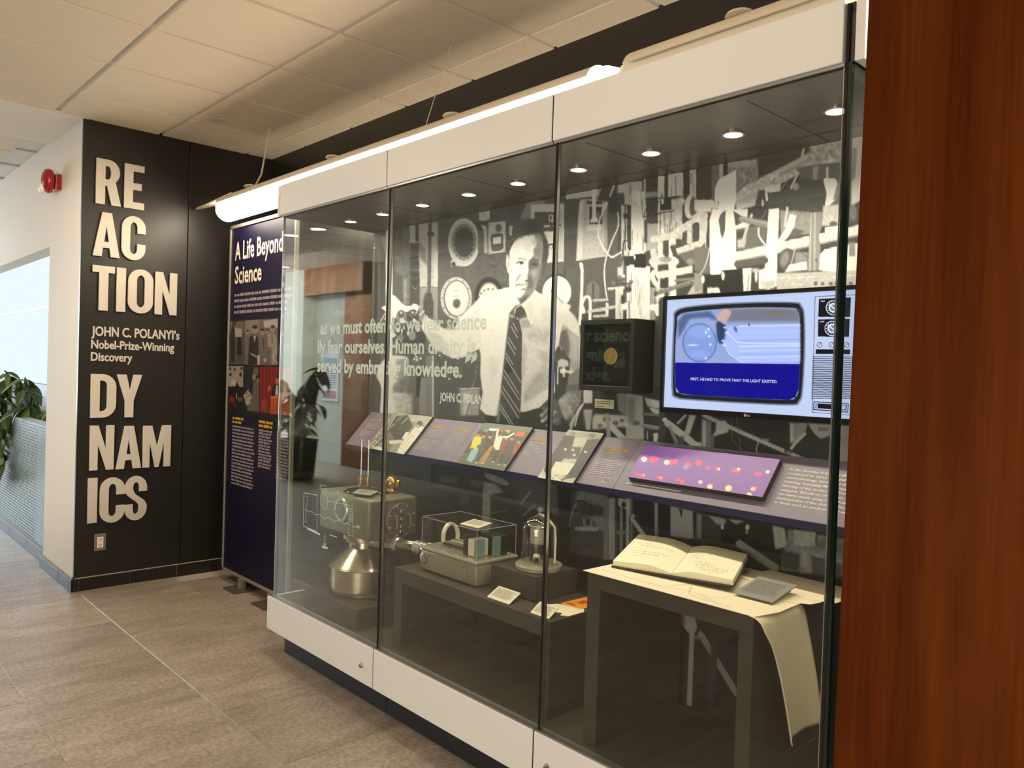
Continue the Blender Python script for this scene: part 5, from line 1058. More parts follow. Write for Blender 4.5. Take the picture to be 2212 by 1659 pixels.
pt = plant('potted_plant', 'tall leafy potted plant reflected in the left glass pane of the case', (-9.5, -1.24, 0),
      [[(-9.5, -1.24, .5), (-9.45, -1.24, 1.2), (-9.1, -1.3, 1.5), (-8.95, -1.3, 1.35)], [(-9.5, -1.24, .6), (-9.6, -1.2, 1.1), (-9.9, -1.2, 1.3)], [(-9.5, -1.24, .6), (-9.3, -1.28, 1.05), (-9.1, -1.3, 1.0)], [(-9.5, -1.24, .6), (-9.7, -1.1, 1.0), (-9.95, -1.1, 1.0)]], (m_leaf, m_leaf), 5, 0.34, 0.15)
obj('pot', LA((-9.5, -1.24, 0), [(0.15, 0), (0.22, 0.02), (0.26, 0.5), (0.28, 0.52), (0.24, 0.52), (0.23, 0.46), (0.01, 0.46)], 32), mat('pot_dark', hx(40, 34, 30), 0.5), pt)
o = obj('wall_poster', B(-11.13, -10.62, -2.497, -2.485, 0.96, 1.76, .002), mat('poster_white', hx(228, 232, 236), 0.4)); tag(o, 'white framed poster on the pale wall opposite, seen in the glass', 'poster')
obj('printed_bands', bmesh.new() if False else B(-11.08, -10.67, -2.4852, -2.483, 1.50, 1.64), mat('poster_blue', hx(120, 140, 160), 0.5), o)
obj('printed_bands', B(-11.08, -10.67, -2.4852, -2.483, 1.00, 1.12), mat('poster_pink', hx(170, 120, 120), 0.5), o)
lp = Letters((-10.67, -2.4828, 0), (-1, 0, 0), (0, 0, 1)); lp.lines(0, .40, 1.46, .035, 9, .012, 3); lp.build('body_text', m_text_dark, o)

# ================================================================== reading rail with its photographs
m_rail = mat('rail_navy', hx(112, 103, 120), 0.42, spec=0.5); m_rail_edge = mat('rail_edge', hx(30, 25, 66), 0.5)
rl = thing('reading_rail', 'long sloping blue-grey reading rail running across the mural', 'reading rail', (-2.31, 2.34, 1.0))
YF, ZF, YB, ZB = 2.262, 1.078, 2.424, 1.253
sl = Vector((0, YB-YF, ZB-ZF)); SLN = sl.length; sl.normalize(); nn = Vector((0, -sl.z, sl.y))
for a, b in ((-3.752, -2.826), (-2.824, -1.857), (-1.855, -0.87)):
    p_ = obj('rail_panel', PR([(a, YF, ZF), (a, YB, ZB), (a, YB, ZF-.022), (a, YF, ZF-.022)], (b-a, 0, 0)), m_rail, rl)
    obj('front_edge', B(a, b, YF-.003, YF-.0003, ZF-.024, ZF-.001), m_rail_edge, p_)
def RP(x, s, lift=0.0008):   # point on the sloping face: s metres up the slope
    v = Vector((x, YF, ZF))+sl*s+nn*lift; return v
def railtext(): return Letters(RP(0, 0, 0.0012), (1, 0, 0), tuple(sl))
def RX(px, py):
    h = plane_hit(px, py, RP(0, 0), np.array(nn)); return h[0], float(Vector(h-np.array(RP(0, 0))).dot(sl))
T1 = railtext(); T2 = railtext()
S6 = lambda x, y: (740+x/3.687, 850+y/3.687)
def hd(txt, p, q, h=.0135):
    a = RX(*S6(*p)); b = RX(*S6(*q)); T1.add(txt, a[0], a[1], b[0]-a[0], h, 0.03, 0.15)
hd('MARCH 11, 1988', (221, 214), (303, 219)); hd('THE EXPERIMENT', (703, 270), (804, 277)); hd('\u201cHOLY CROWBAR!\u201d', (886, 293), (1002, 301)); hd('A TEAM EFFORT', (1508, 372), (1630, 385))
hd('DECEMBER 10, 1986', (2072, 447), (2268, 470), .0145)
def para(p0, p1, pb, n, gap=None, h=.0040, seed=1):
    a = RX(*S6(*p0)); b = RX(*S6(*p1)); c = RX(*S6(*pb)); pitch = (a[1]-c[1])/(n-1)
    ks = [k for k in range(n) if k != gap]
    rnd = random.Random(seed)
    for k in ks:
        x0 = a[0]+(c[0]-a[0])*0; end = b[0]-(b[0]-a[0])*rnd.random()*.2*(1 if k != ks[-1] else 3)
        u = x0
        while u < end:
            w = min(rnd.uniform(.008, .03), end-u); T2.rect(u, u+w, a[1]-k*pitch, a[1]-k*pitch+h); u += w+.004
para((208, 232), (305, 242), (128, 328), 10, 5, seed=2); para((688, 288), (824, 300), (566, 438), 13, 5, seed=3); para((868, 310), (996, 322), (786, 416), 9, seed=4); para((1494, 392), (1630, 408), (1420, 492), 9, seed=5)
para((2062, 470), (2268, 492), (1948, 632), 12, 3, seed=6); para((2078, 672), (2160, 680), (2052, 705), 4, seed=7)
TXT = ['In the decades following the Nobel Prize, P', 'continued to carve new paths in physical ch', 'nanotechnology. Among the instruments cen', 'Scanning Tunneling Microscopy (STM), which', 'learning of the technology from Nobel Prize win', 'category. Knock-on chemistry is just one of man', 'his teams made using STM. Polanyi\u2019s research als', 'development of the chemical laser, which has prov', 'in fields such as medicine and manufacturing.']
T4 = railtext()
for k, s_ in enumerate(TXT):
    T4.add(s_, -1.226, .181-k*.0168, (.0070*len(s_)) if k else .30, .0088, 0.012, 0.2, 1)
cx0 = RX(1352, 1045)[0]; 
rnd = random.Random(9); u = cx0
while u < -1.57:
    w = rnd.uniform(.006, .02); T4.rect(u, u+w, .031, .036); u += w+.003
T1.build('heading', m_text_gold, rl); T2.build('body_text', m_text_grey, rl); T4.build('body_text', m_text_white, rl)

m_board = mat('photo_board', hx(60, 58, 52), 0.6); m_photo = print_mat('photo_print', 0.4)
def rail_photo(name, label, x0, x1, s0, s1, cv, nx, ny, lift=.010, gain=.75):
    pts = [RP(x0, s0, .0014), RP(x1, s0, .0014), RP(x1, s1, .0014), RP(x0, s1, .0014)]
    o = obj(name, PR(pts, nn*lift), m_board); tag(o, label, 'photograph', 'photographs mounted on the reading rail')
    L_ = lift+.0020
    picture('print', [RP(x0, s1, L_), RP(x1, s1, L_), RP(x1, s0, L_), RP(x0, s0, L_)], cv, m_photo, o, nx, ny, gain)
    return o
# 1: men looking at an instrument
cv = Canvas(780, 885, 945, 990, 120, 3); cv.view(740, 850, 3.687); g = lambda v: (v, v*.98, v*.9)
cv.poly([(405, 150), (725, 182), (470, 500), (172, 455)], g(150)); cv.poly([(440, 150), (725, 180), (660, 260), (560, 220), (430, 230)], g(190), .8, 5)
cv.poly([(420, 180), (520, 170), (560, 260), (470, 370), (360, 370), (330, 300)], g(60), 1, 4); cv.poly([(300, 340), (380, 300), (420, 380), (360, 470), (250, 440)], g(110), 1, 4)
cv.poly([(560, 290), (600, 240), (650, 270), (600, 350), (480, 490), (420, 490), (470, 390)], g(225), 1, 3); cv.poly([(365, 375), (470, 370), (480, 390), (380, 405)], g(220), 1, 2); cv.ell(615, 240, 22, 22, g(70), 1, 3); cv.ell(600, 262, 16, 14, g(170), 1, 2)
cv.poly([(470, 360), (505, 305), (530, 310), (500, 365)], g(235), 1, 1)
for x, y, v in ((350, 230, 220), (310, 290, 200), (270, 340, 215), (240, 395, 205), (390, 265, 180), (300, 410, 190), (455, 200, 150), (500, 215, 175)): cv.line([(x-30, y+24), (x+22, y-22)], 9, g(v), .9, 2); cv.ell(x+26, y+20, 16, 7, g(v-120), .8, 2)
cv.ell(280, 440, 45, 18, g(235), .9, 4); cv.line([(215, 450), (330, 330), (420, 180)], 8, g(225), .8, 2)
for k in range(6): cv.line([(215+k*22, 430-k*34), (275+k*22, 450-k*34)], 5, g(60), .7, 1)
cv.grain(170, 150, 730, 500, 9, 1.5)
rail_photo('photo_card', 'black and white photograph of men around an instrument, leftmost on the sloping rail', -3.52, -3.173, -.012, .238, cv, 120, 90)
# 2: colour group
cv = Canvas(975, 905, 1160, 1030, (70, 66, 46), 3); cv.view(740, 850, 3.687)
cv.poly([(1130, 233), (1522, 270), (1490, 310), (1100, 290)], (105, 108, 92), 1, 3); cv.poly([(888, 567), (960, 470), (1390, 540), (1268, 628)], (92, 94, 78), 1, 4)
cv.poly([(1170, 275), (1235, 280), (1225, 300), (1165, 296)], (200, 220, 225)); cv.poly([(1130, 285), (1165, 285), (1155, 305), (1125, 303)], (110, 140, 180)); cv.poly([(1385, 305), (1455, 310), (1445, 345), (1375, 338)], (225, 85, 60)); cv.poly([(1260, 285), (1285, 290), (1275, 315), (1255, 310)], (200, 70, 50)); cv.poly([(1290, 290), (1340, 295), (1320, 320)], (210, 200, 120), .8, 2)
ppl = [(1065, 385, (215, 205, 50), (135, 185, 200)), (1110, 395, (52, 84, 74), (60, 60, 55)), (1160, 400, (58, 36, 26), (165, 120, 70)), (1240, 390, (225, 225, 210), (50, 44, 40)), (1290, 410, (120, 46, 38), (46, 40, 50)), (1335, 415, (62, 50, 40), (40, 50, 70)), (1390, 440, (150, 44, 34), (48, 42, 36))]
for x, y, c1, c2 in ppl:
    dx = -34
    cv.poly([(x-6, y+40), (x+30, y+42), (x+dx+10, y+150), (x+dx-22, y+148)], c2, 1, 2); cv.poly([(x-22, y-35), (x+30, y-35), (x+32, y+48), (x-28, y+52)], c1, 1, 3, True)
    cv.ell(x+14, y-58, 15, 20, (190, 130, 95), 1, 2); cv.ell(x+16, y-72, 17, 12, (48, 34, 24), 1, 2)
    cv.line([(x-20, y-20), (x-36, y+30), (x-8, y+48)], 11, c1, 1, 2); cv.ell(x+dx-10, y+155, 12, 6, (200, 190, 175), 1, 1)
cv.line([(1225, 350), (1240, 285)], 16, (230, 230, 220), 1, 2); cv.line([(1250, 350), (1320, 345), (1365, 318)], 14, (230, 230, 220), 1, 2); cv.ell(1240, 280, 8, 10, (200, 140, 100)); cv.poly([(1060, 340), (1110, 345), (1100, 400), (1040, 430), (1010, 440)], (220, 210, 52), 1, 2)
cv.poly([(1030, 445), (1080, 450), (1020, 540), (985, 535)], (140, 190, 205), 1, 2); cv.line([(1185, 430), (1095, 550)], 26, (170, 122, 72), 1, 2); cv.rect(945, 486, 958, 490, (200, 200, 190)); cv.grain(880, 230, 1530, 630, 7, 1.2)
rail_photo('photo_card', 'colour photograph of a cheering group with a yellow shirt at left, on the sloping rail', -2.767, -2.442, -.010, .236, cv, 150, 110)
# 3: ceremony
cv = Canvas(1150, 920, 1315, 1055, 120, 3); cv.view(740, 850, 3.687); 
cv.poly([(1803, 285), (2085, 318), (1818, 732), (1535, 682)], g(185)); cv.poly([(1800, 300), (2080, 330), (2050, 380), (1790, 345)], g(165), .9, 3)
cv.poly([(1850, 350), (1950, 350), (1930, 430), (1900, 415), (1820, 420)], g(205), 1, 2); cv.poly([(1770, 330), (1850, 340), (1830, 420), (1700, 600), (1640, 650), (1590, 650), (1650, 480)], g(52), 1, 3); cv.poly([(1950, 370), (2040, 360), (2060, 400), (1990, 480), (1860, 670), (1760, 680), (1850, 560)], g(45), 1, 3); cv.poly([(1700, 420), (1900, 430), (1880, 520), (1700, 520)], g(62), .9, 4)
cv.ell(1835, 320, 22, 16, g(130), 1, 2); cv.ell(1990, 335, 24, 18, g(120), 1, 2); cv.poly([(1700, 540), (1850, 560), (1790, 650), (1640, 640)], g(222), 1, 2); cv.line([(1630, 620), (1740, 700)], 10, g(230)); cv.line([(1740, 650), (1680, 700)], 8, g(230)); cv.line([(1745, 690), (1800, 660)], 12, g(90)); cv.poly([(1535, 682), (1600, 610), (1660, 690), (1640, 700)], g(215), .8, 3)
for x, y in ((1775, 445), (1835, 450), (1845, 490), (1935, 465)): cv.ell(x, y, 13, 11, g(200), 1, 1)
cv.grain(1640, 440, 1720, 520, 26, 1.5); cv.grain(1820, 470, 1960, 560, 20, 1.5); cv.grain(1530, 280, 2090, 735, 6, 1.5)
rail_photo('photo_card', 'tall black and white photograph of a ceremony, between the group photo and the purple print', -2.236, -2.04, -.014, .244, cv, 110, 130)
# 4: purple print
cv = Canvas(1340, 965, 1690, 1100, (136, 92, 178), 2); cv.view(1220, 900, 3.456)
PKs = [(660, 320, 30, 24), (683, 315, 18, 16), (798, 340, 24, 20), (826, 335, 20, 18), (925, 355, 22, 18), (1000, 343, 25, 21), (1068, 380, 17, 14), (1137, 385, 20, 15), (1265, 402, 20, 16), (1290, 402, 20, 18), (1437, 428, 22, 17), (1458, 430, 18, 15), (541, 430, 15, 12), (574, 438, 18, 14), (698, 450, 16, 12), (726, 461, 18, 14), (836, 470, 14, 12), (852, 468, 13, 11), (876, 485, 18, 15), (1092, 508, 18, 14), (1240, 528, 12, 12), (1425, 532, 16, 15)]
for x, y, a, b in PKs: cv.ell(x, y, a, b, (240, 84, 132), .95, 1.2)
for x, y, a, b, c_ in ((593, 318, 23, 20, (222, 212, 226)), (762, 341, 22, 19, (228, 220, 214)), (905, 376, 23, 18, (160, 128, 208)), (1150, 391, 10, 10, (255, 232, 170)), (1297, 392, 13, 10, (255, 235, 180)), (1514, 412, 15, 12, (245, 235, 226)), (1012, 488, 17, 14, (226, 214, 196)), (1083, 522, 20, 17, (255, 232, 190)), (1222, 534, 26, 22, (255, 232, 176)), (1405, 540, 18, 15, (246, 210, 190)), (1376, 583, 20, 17, (255, 222, 190)), (590, 438, 8, 9, (250, 190, 190)), (716, 456, 7, 7, (250, 200, 200))): cv.ell(x, y, a, b, c_, .95, 1.2)
rail_photo('photo_card', 'wide purple print with pink and cream dots at the right of the rail', -1.799, -1.257, .046, .202, cv, 240, 80, .022, .8)

# ================================================================== medal box and its caption
mb = thing('medal_box', 'black shadow box holding a gold medal, fixed to the mural left of the television', 'shadow box', (-1.945, 2.36, 1.44))
x0, x1, z0, z1, y0, y1 = -2.078, -1.812, 1.439, 1.714, 2.302, 2.4285
m_boxb = mat('box_black', hx(30, 28, 24), 0.45); m_boxi = mat('box_lining', hx(44, 42, 36), 0.7)
obj('back', B(x0, x1, y1-.006, y1-.0008, z0, z1), m_boxi, mb)
for q in ((x0, x0+.018, z0, z1), (x1-.018, x1, z0, z1)): obj('side', B(q[0], q[1], y0, y1-.006, z0, z1), m_boxb, mb)
for q in ((z0, z0+.018), (z1-.018, z1)): obj('side', B(x0+.018, x1-.018, y0, y1-.006, *q), m_boxb, mb)
obj('glass_front', B(x0+.018, x1-.018, y0+.008, y0+.011, z0+.018, z1-.018), m_acrylic, mb)
obj('glazing_bead', B(x0+.018, x1-.018, y0+.001, y0+.004, z0+.0185, z0+.0205), m_steel, mb)
md = obj('gold_medal', LA((-1.972, 2.368, 1.575), [(0.03, 0), (0.033, -0.002), (0.033, -0.006), (0.0305, -0.007), (0.0295, -0.006), (0.004, -0.006)], 48, 'Y'), mat('medal_gold', hx(226, 190, 110), 0.42, metal=0.6, bump=(60, 0.5)))
bm = bmesh.new()   # profile head in low relief
ppr = [(-.006, -.020), (.004, -.022), (.012, -.016), (.009, -.008), (.013, .0), (.015, .010), (.010, .019), (.0, .022), (-.009, .018), (-.011, .010), (-.009, .006), (-.0145, -.001), (-.010, -.004), (-.0105, -.009), (-.007, -.012)]
prism(bm, [(-1.972+u, 2.362, 1.575+v) for u, v in ppr], (0, -.0022, 0)); obj('relief_head', bm, _mats['medal_gold'], md)
tag(md, 'gold medal showing a profile head, mounted inside the black shadow box', 'medal')
obj('medal_mount', LA((-1.972, 2.4225, 1.575), [(0.004, 0), (0.004, -0.056)], 10, 'Y'), m_boxb, mb)
cl = obj('caption_plate', B(-2.098, -1.998, 2.4235, 2.4285, 1.366, 1.402), mat('caption_cream', hx(200, 194, 160), 0.55)); tag(cl, 'small cream caption plate on the mural just below the medal box', 'caption')
l = Letters((-2.094, 2.4229, 0), (1, 0, 0), (0, 0, 1)); l.lines(0, .085, 1.391, .008, 2, .004, 2, .1); l.lines(0, .05, 1.371, .008, 1, .004, 4, .1); l.build('printed_text', m_text_dark, cl)

# ================================================================== television
tv = thing('television', 'wall mounted flat television showing a picture of an old cream television set', 'television', (-1.35, 2.39, 1.37))
x0, x1, z0, z1 = -1.733, -0.968, 1.371, 1.797
m_tv = mat('tv_black', hx(20, 20, 18), 0.25)
obj('housing', B(x0+.004, x1-.004, 2.378, 2.4285, z0+.004, z1-.004, .003), m_tv, tv)
obj('bezel', (lambda bm: [box(bm, *q) for q in ((x0, x1, 2.366, 2.38, z1-.013, z1), (x0, x1, 2.366, 2.38, z0, z0+.018), (x0, x0+.013, 2.366, 2.38, z0+.018, z1-.013), (x1-.013, x1, 2.366, 2.38, z0+.018, z1-.013))] and bm)(bmesh.new()), m_tv, tv)
cv = Canvas(1430, 605, 1900, 920, (188, 200, 236), 2); cv.view(1180, 600, 3.16)
BG = (192, 204, 240)
cv.poly([(828, 172), (2300, 82), (2300, 1000), (808, 872)], BG)
def rr(pts): return pts
scr_o = [(880, 225), (1000, 190), (1350, 166), (1690, 165), (1745, 190), (1765, 260), (1768, 500), (1752, 780), (1730, 850), (1680, 872), (1400, 862), (1000, 838), (885, 822), (855, 770), (858, 500), (868, 300)]
cv.poly(scr_o, (120, 125, 150), 1, 2, True)
sc2 = [(892, 232), (1005, 200), (1350, 176), (1685, 174), (1735, 200), (1755, 265), (1757, 500), (1742, 775), (1718, 842), (1675, 862), (1400, 852), (1005, 828), (893, 812), (866, 765), (870, 500), (878, 300)]
cv.poly(sc2, (28, 28, 30), 1, 1, True)
sc3 = [(905, 255), (1010, 228), (1350, 204), (1670, 205), (1712, 225), (1730, 280), (1732, 500), (1722, 760), (1700, 815), (1660, 832), (1400, 824), (1010, 802), (910, 788), (882, 745), (880, 500), (892, 320)]
cv.poly(sc3, (148, 166, 216), 1, 1, True)
cv.poly([(898, 300), (940, 245), (1120, 228), (1180, 300), (1100, 270), (980, 280), (900, 420)], (70, 84, 130), .8, 8); cv.poly([(1180, 216), (1480, 206), (1728, 215), (1730, 300), (1550, 300), (1240, 300)], (110, 108, 120), .8, 10); cv.ell(1580, 240, 90, 26, (125, 112, 100), .6, 10)
cv.ell(1047, 443, 118, 132, (92, 112, 180), 1, 3); cv.ell(1047, 443, 110, 125, (136, 156, 222), 1, 3); cv.ell(1050, 370, 80, 40, (150, 172, 235), .7, 12); cv.ell(1000, 460, 34, 6, (225, 235, 255), .8, 3); cv.ell(1040, 520, 60, 26, (150, 170, 240), .8, 10)
for x, y in ((1090, 372), (1108, 350), (1112, 400), (1120, 455), (1090, 550)): cv.ell(x, y, 9, 9, (215, 228, 255), .9, 3)
cv.poly([(1190, 225), (1235, 215), (1262, 240), (1225, 300), (1190, 318), (1165, 290)], (206, 168, 168), 1, 5, True); cv.poly([(1165, 300), (1215, 320), (1245, 370), (1210, 440), (1180, 445), (1165, 390)], (48, 62, 100), 1, 5, True)
cv.poly([(1230, 330), (1732, 318), (1732, 580), (1330, 580), (1240, 500), (1215, 430)], (172, 190, 248), 1, 8)
for y, v in ((330, 225), (372, 190), (430, 150), (470, 225), (500, 205), (525, 160), (545, 215), (570, 190)): cv.line([(1320, y), (1732, y-8)], 9, (v, v+8, 255), .7, 4)
cv.line([(1240, 380), (1300, 440), (1420, 450), (1732, 450)], 7, (215, 225, 255), .9, 2); cv.line([(1215, 440), (1250, 520), (1340, 580)], 10, (200, 214, 255), .9, 3); cv.ell(1292, 352, 10, 22, (70, 90, 160), .8, 3, -.4); cv.ell(1385, 320, 5, 12, (80, 90, 130))
for x, y in ((1220, 340), (1232, 375), (1205, 430), (1215, 460)): cv.ell(x, y, 12, 7, (225, 235, 255), .8, 3)
cv.poly([(879, 579), (1731, 590), (1722, 760), (1700, 815), (1660, 832), (1400, 824), (1010, 802), (910, 788), (882, 745)], (3, 2, 140)); 
# control strip of the pictured set
K = (14, 14, 22); W_ = (225, 232, 255)
cv.line([(1835, 128), (2300, 108)], 3, K); cv.line([(1835, 128), (1815, 918)], 3, K); cv.line([(1815, 918), (2200, 948)], 3, K)
cv.poly([(1862, 145), (2080, 133), (2073, 268), (1856, 266)], K); cv.poly([(1857, 285), (2072, 280), (2066, 404), (1854, 402)], K)
for x, y in ((1960, 205), (1952, 346)):
    cv.ell(x, y, 52, 52, W_, 1, 1, 0, .10); cv.ell(x, y, 33, 33, W_, 1, 1); cv.ell(x, y, 22, 22, (90, 95, 120), .8, 2); cv.line([(x-26, y-22), (x+26, y+22)], 9, W_)
    for k in range(14):
        a = k*2*PI/14; cv.line([(x+38*math.cos(a), y+38*math.sin(a)), (x+46*math.cos(a), y+46*math.sin(a))], 4, W_)
for x in (1866, 1948, 2050): cv.ell(x, 458, 18, 18, K, 1, 1); cv.ell(x, 458, 14, 14, W_, 1, 1); cv.line([(x-8, 464), (x+8, 450)], 4, K)
cv.poly([(1840, 488), (2075, 490), (2073, 522), (1838, 520)], K)
for k in range(24):
    y = 540+k*12.3; cv.line([(1820-k*.4, y), (2088-k*.4, y+1)], 5, K)
cv.poly([(1825, 843), (2065, 858), (2060, 920), (1822, 903)], K); cv.poly([(1830, 849), (2060, 863), (2055, 914), (1828, 897)], (180, 190, 225)); cv.poly([(1840, 857), (2052, 870), (2048, 905), (1838, 890)], K); cv.line([(1848, 862), (1848, 888)], 7, W_); cv.ell(2030, 885, 16, 16, W_, .8, 1); cv.line([(1985, 868), (1995, 900)], 6, W_)
picture('screen', [(x0+.0135, 2.3745, z1-.0135), (x1-.0135, 2.3745, z1-.0135), (x1-.0135, 2.3745, z0+.0185), (x0+.0135, 2.3745, z0+.0185)], cv, print_mat('screen_glow', 0.2, emit=1.22, spec=0.3), tv, 520, 300, 1.0)
def TVP(px, py):
    h = plane_hit(1180+px/3.16, 600+py/3.16, (0, 2.374, 0), np.array([0, 1.0, 0])); return h[0], h[2]
m_sub = emit_mat('subtitle_glow', hx(232, 238, 255), 1.0)
l = Letters((0, 2.3738, 0), (1, 0, 0), (0, 0, 1)); a = TVP(986, 697); b = TVP(1578, 714)
l.add('FIRST, HE HAD TO PROVE THAT THE LIGHT EXISTED.', a[0], a[1]-.001, b[0]-a[0], .0098, 0.012); 
a = TVP(1872, 166); l.add('VHF', a[0], a[1], .014, .005, .02); a = TVP(1868, 305); l.add('UHF', a[0], a[1], .014, .005, .02); l.build('subtitle', m_sub, tv)
l = Letters((0, 2.3655, 0), (1, 0, 0), (0, 0, 1)); a = TVP(1380, 944); l.add('LG', a[0], z0+.0052, .010, .0065, .03); l.build('brand_mark', m_text_grey, tv)
obj('brand_mark', LA((a[0]-.0075, 2.3662, z0+.0085), [(0.005, 0), (0.005, -0.0008)], 20, 'Y'), m_text_grey, tv)

# ================================================================== pedestals and tables
def block(name, label, cat, q, m=None, grp=None):
    o = obj(name, B(*q, .0015), m or m_ped); tag(o, label, cat, grp); return o
block('pedestal', 'low grey pedestal block under the big grey-green instrument', 'pedestal', (-3.545, -3.052, 1.922, 2.40, .2955, .391))
tb = thing('long_plinth_table', 'long low grey display table in the middle of the case', 'table', (-2.33, 2.1, .2955))
obj('table_top', B(-2.803, -1.858, 1.951, 2.36, .578, .638, .001), m_ped, tb)
obj('leg', B(-2.803, -2.745, 1.951, 2.36, .2955, .5778, .001), m_ped, tb); obj('leg', B(-1.893, -1.858, 1.951, 2.36, .2955, .5778, .001), m_ped, tb)
block('pedestal', 'dark grey riser block under the glass bell jar, on the long table', 'pedestal', (-2.306, -2.053, 2.068, 2.30, .6385, .734))
dk = thing('display_desk', 'taller grey display desk carrying the open book and paper chart', 'desk', (-1.38, 2.1, .2955))
obj('desk_top', B(-1.677, -1.078, 1.930, 2.395, .806, .858, .001), m_ped, dk)
obj('leg', B(-1.677, -1.622, 1.930, 2.39, .2955, .8058, .001), m_ped, dk); obj('leg', B(-1.123, -1.078, 1.930, 2.39, .2955, .8058, .001), m_ped, dk)

# ================================================================== the big instrument
m_hammer = mat('hammered_green', hx(122, 124, 96), 0.42, metal=0.3, noise=(14, 0.6, hx(108, 110, 84)), bump=(120, 0.3))
m_taupe = mat('hammered_taupe', hx(102, 92, 78), 0.42, metal=0.3, bump=(120, 0.3))
m_spun = mat('spun_steel', hx(196, 190, 172), 0.24, metal=0.95, noise=(3, 0.6, hx(170, 160, 136), (1, 1, 6)))
m_brass = mat('brass', hx(190, 140, 50), 0.25, metal=0.95)
xc, yc = -3.318, 2.132
ins = thing('vacuum_instrument', 'large grey-green box instrument on a spun steel cone and drum, left in case', 'instrument', (xc, yc, .391))
obj('drum', LA((xc, yc, .3915), [(.158, 0), (.163, .004), (.163, .018), (.165, .0185), (.172, .024), (.172, .126), (.177, .1265), (.178, .131), (.175, .1345)], 72), m_spun, ins, auto=22)
obj('cone', LA((xc, yc, .527), [(.175, 0), (.172, .004), (.092, .078), (.086, .086), (.084, .116)], 72), m_spun, ins, auto=22)
fl_ = obj('neck_flange', LA((xc, yc, .643), [(.100, 0), (.106, .003), (.106, .014), (.118, .016), (.118, .036), (.10, .043)], 56), m_spun, ins, auto=35)
for a in range(8):
    aa = a*PI/4+.3; obj('bolt', LA((xc+.086*math.cos(aa), yc+.086*math.sin(aa), .6315), [(.008, 0), (.008, .0115)], 6), m_steel, fl_)
bxm = bmesh.new(); box(bxm, xc-.228, xc+.228, 1.993, 2.272, .686, .882, .018, 3)
bx = obj('housing', bxm, m_hammer, ins, auto=35)
obj('end_plate', B(xc+.2275, xc+.2335, 2.002, 2.264, .695, .874, .002), m_taupe, bx)
obj('top_disc', LA((xc, yc, .882), [(.118, 0), (.118, .006), (.105, .008), (.104, .004), (.01, .004)], 56), mat('dark_iron', hx(58, 54, 50), 0.35, metal=0.6), ins, auto=35)
for k in range(8):
    a = k*PI/4; obj('bolt', LA((xc+.111*math.cos(a), yc+.111*math.sin(a), .888), [(.006, 0), (.006, .005), (.002, .006)], 12), m_steel, ins)
p_ = obj('porthole', LA((xc+.0, 1.993, .806), [(.06, 0), (.06, -.008), (.056, -.012), (.042, -.012), (.040, -.006), (.002, -.006)], 48, 'Y'), m_steel, ins, auto=35)
obj('porthole_glass', LA((xc, 1.9865, .806), [(.041, 0), (.038, -.003), (.002, -.004)], 40, 'Y'), mat('port_glass', hx(96, 112, 118), 0.08, spec=0.9), p_)
for a in (0.3, 1.87, 3.44, 5.01): obj('bolt', LA((xc+.05*math.cos(a), 1.981, .806+.05*math.sin(a)), [(.005, 0), (.005, -.005), (.001, -.006)], 10, 'Y'), m_steel, p_)
X_ = xc+.2335
fg = obj('flange', LA((X_, 2.168, .772), [(.083, 0), (.086, .003), (.086, .012), (.083, .015), (.01, .015)], 56, 'X'), m_taupe, ins, auto=35)
for k in range(8):
    a = k*PI/4+.39; obj('bolt', LA((X_+.015, 2.168+.074*math.cos(a), .772+.074*math.sin(a)), [(.006, 0), (.006, .006), (.002, .008)], 10, 'X'), m_steel, fg)
for yy in (2.128, 2.206):
    obj('handle', T([(X_+.014, yy, .800), (X_+.034, yy, .798), (X_+.036, yy, .770), (X_+.034, yy, .742), (X_+.014, yy, .740)], .006, 8), m_steel, fg)
for z in (.822, .785, .748, .725): obj('lug', B(X_+.014, X_+.026, 2.156, 2.180, z-.010, z+.006, .002), m_steel, fg)
obj('side_arm', T([(xc+.05, 2.10, .662), (xc+.16, 2.10, .662), (-3.08, 2.10, .672), (-2.93, 2.105, .690), (-2.779, 2.11, .700)], [.03, .03, .024, .024, .024], 18), m_spun, ins, smooth=True)
obj('arm_collar', LA((-3.02, 2.103, .680), [(.03, 0), (.034, .006), (.034, .028), (.03, .034)], 24, 'X'), m_steel, ins)
obj('arm_collar', LA((-2.86, 2.107, .694), [(.027, 0), (.032, .004), (.032, .05), (.027, .054)], 24, 'X'), m_steel, ins)
for dx, dy, h in ((-.155, .095, 1.085), (-.12, .115, 1.085)):
    p_ = obj('brass_fitting', LA((xc+dx+.02, yc+dy-.05, .888), [(.014, 0), (.014, .012), (.010, .014), (.010, .032), (.015, .034), (.015, .052), (.007, .054)], 20), m_brass, ins, auto=35)
    obj('glass_tube', LA((xc+dx+.02, yc+dy-.05, .94), [(.0055, 0), (.0055, .19)], 12), m_glass_clear, p_)
obj('brass_valve', LA((xc+.087, 2.215, .888), [(.030, 0), (.030, .008), (.022, .012), (.022, .022), (.034, .030), (.036, .045), (.030, .062), (.018, .074), (.004, .078)], 28), m_brass, ins, smooth=True)
obj('brass_valve', T([(xc+.052, 2.19, .928), (xc+.122, 2.24, .928)], .020, 16), m_brass, ins)

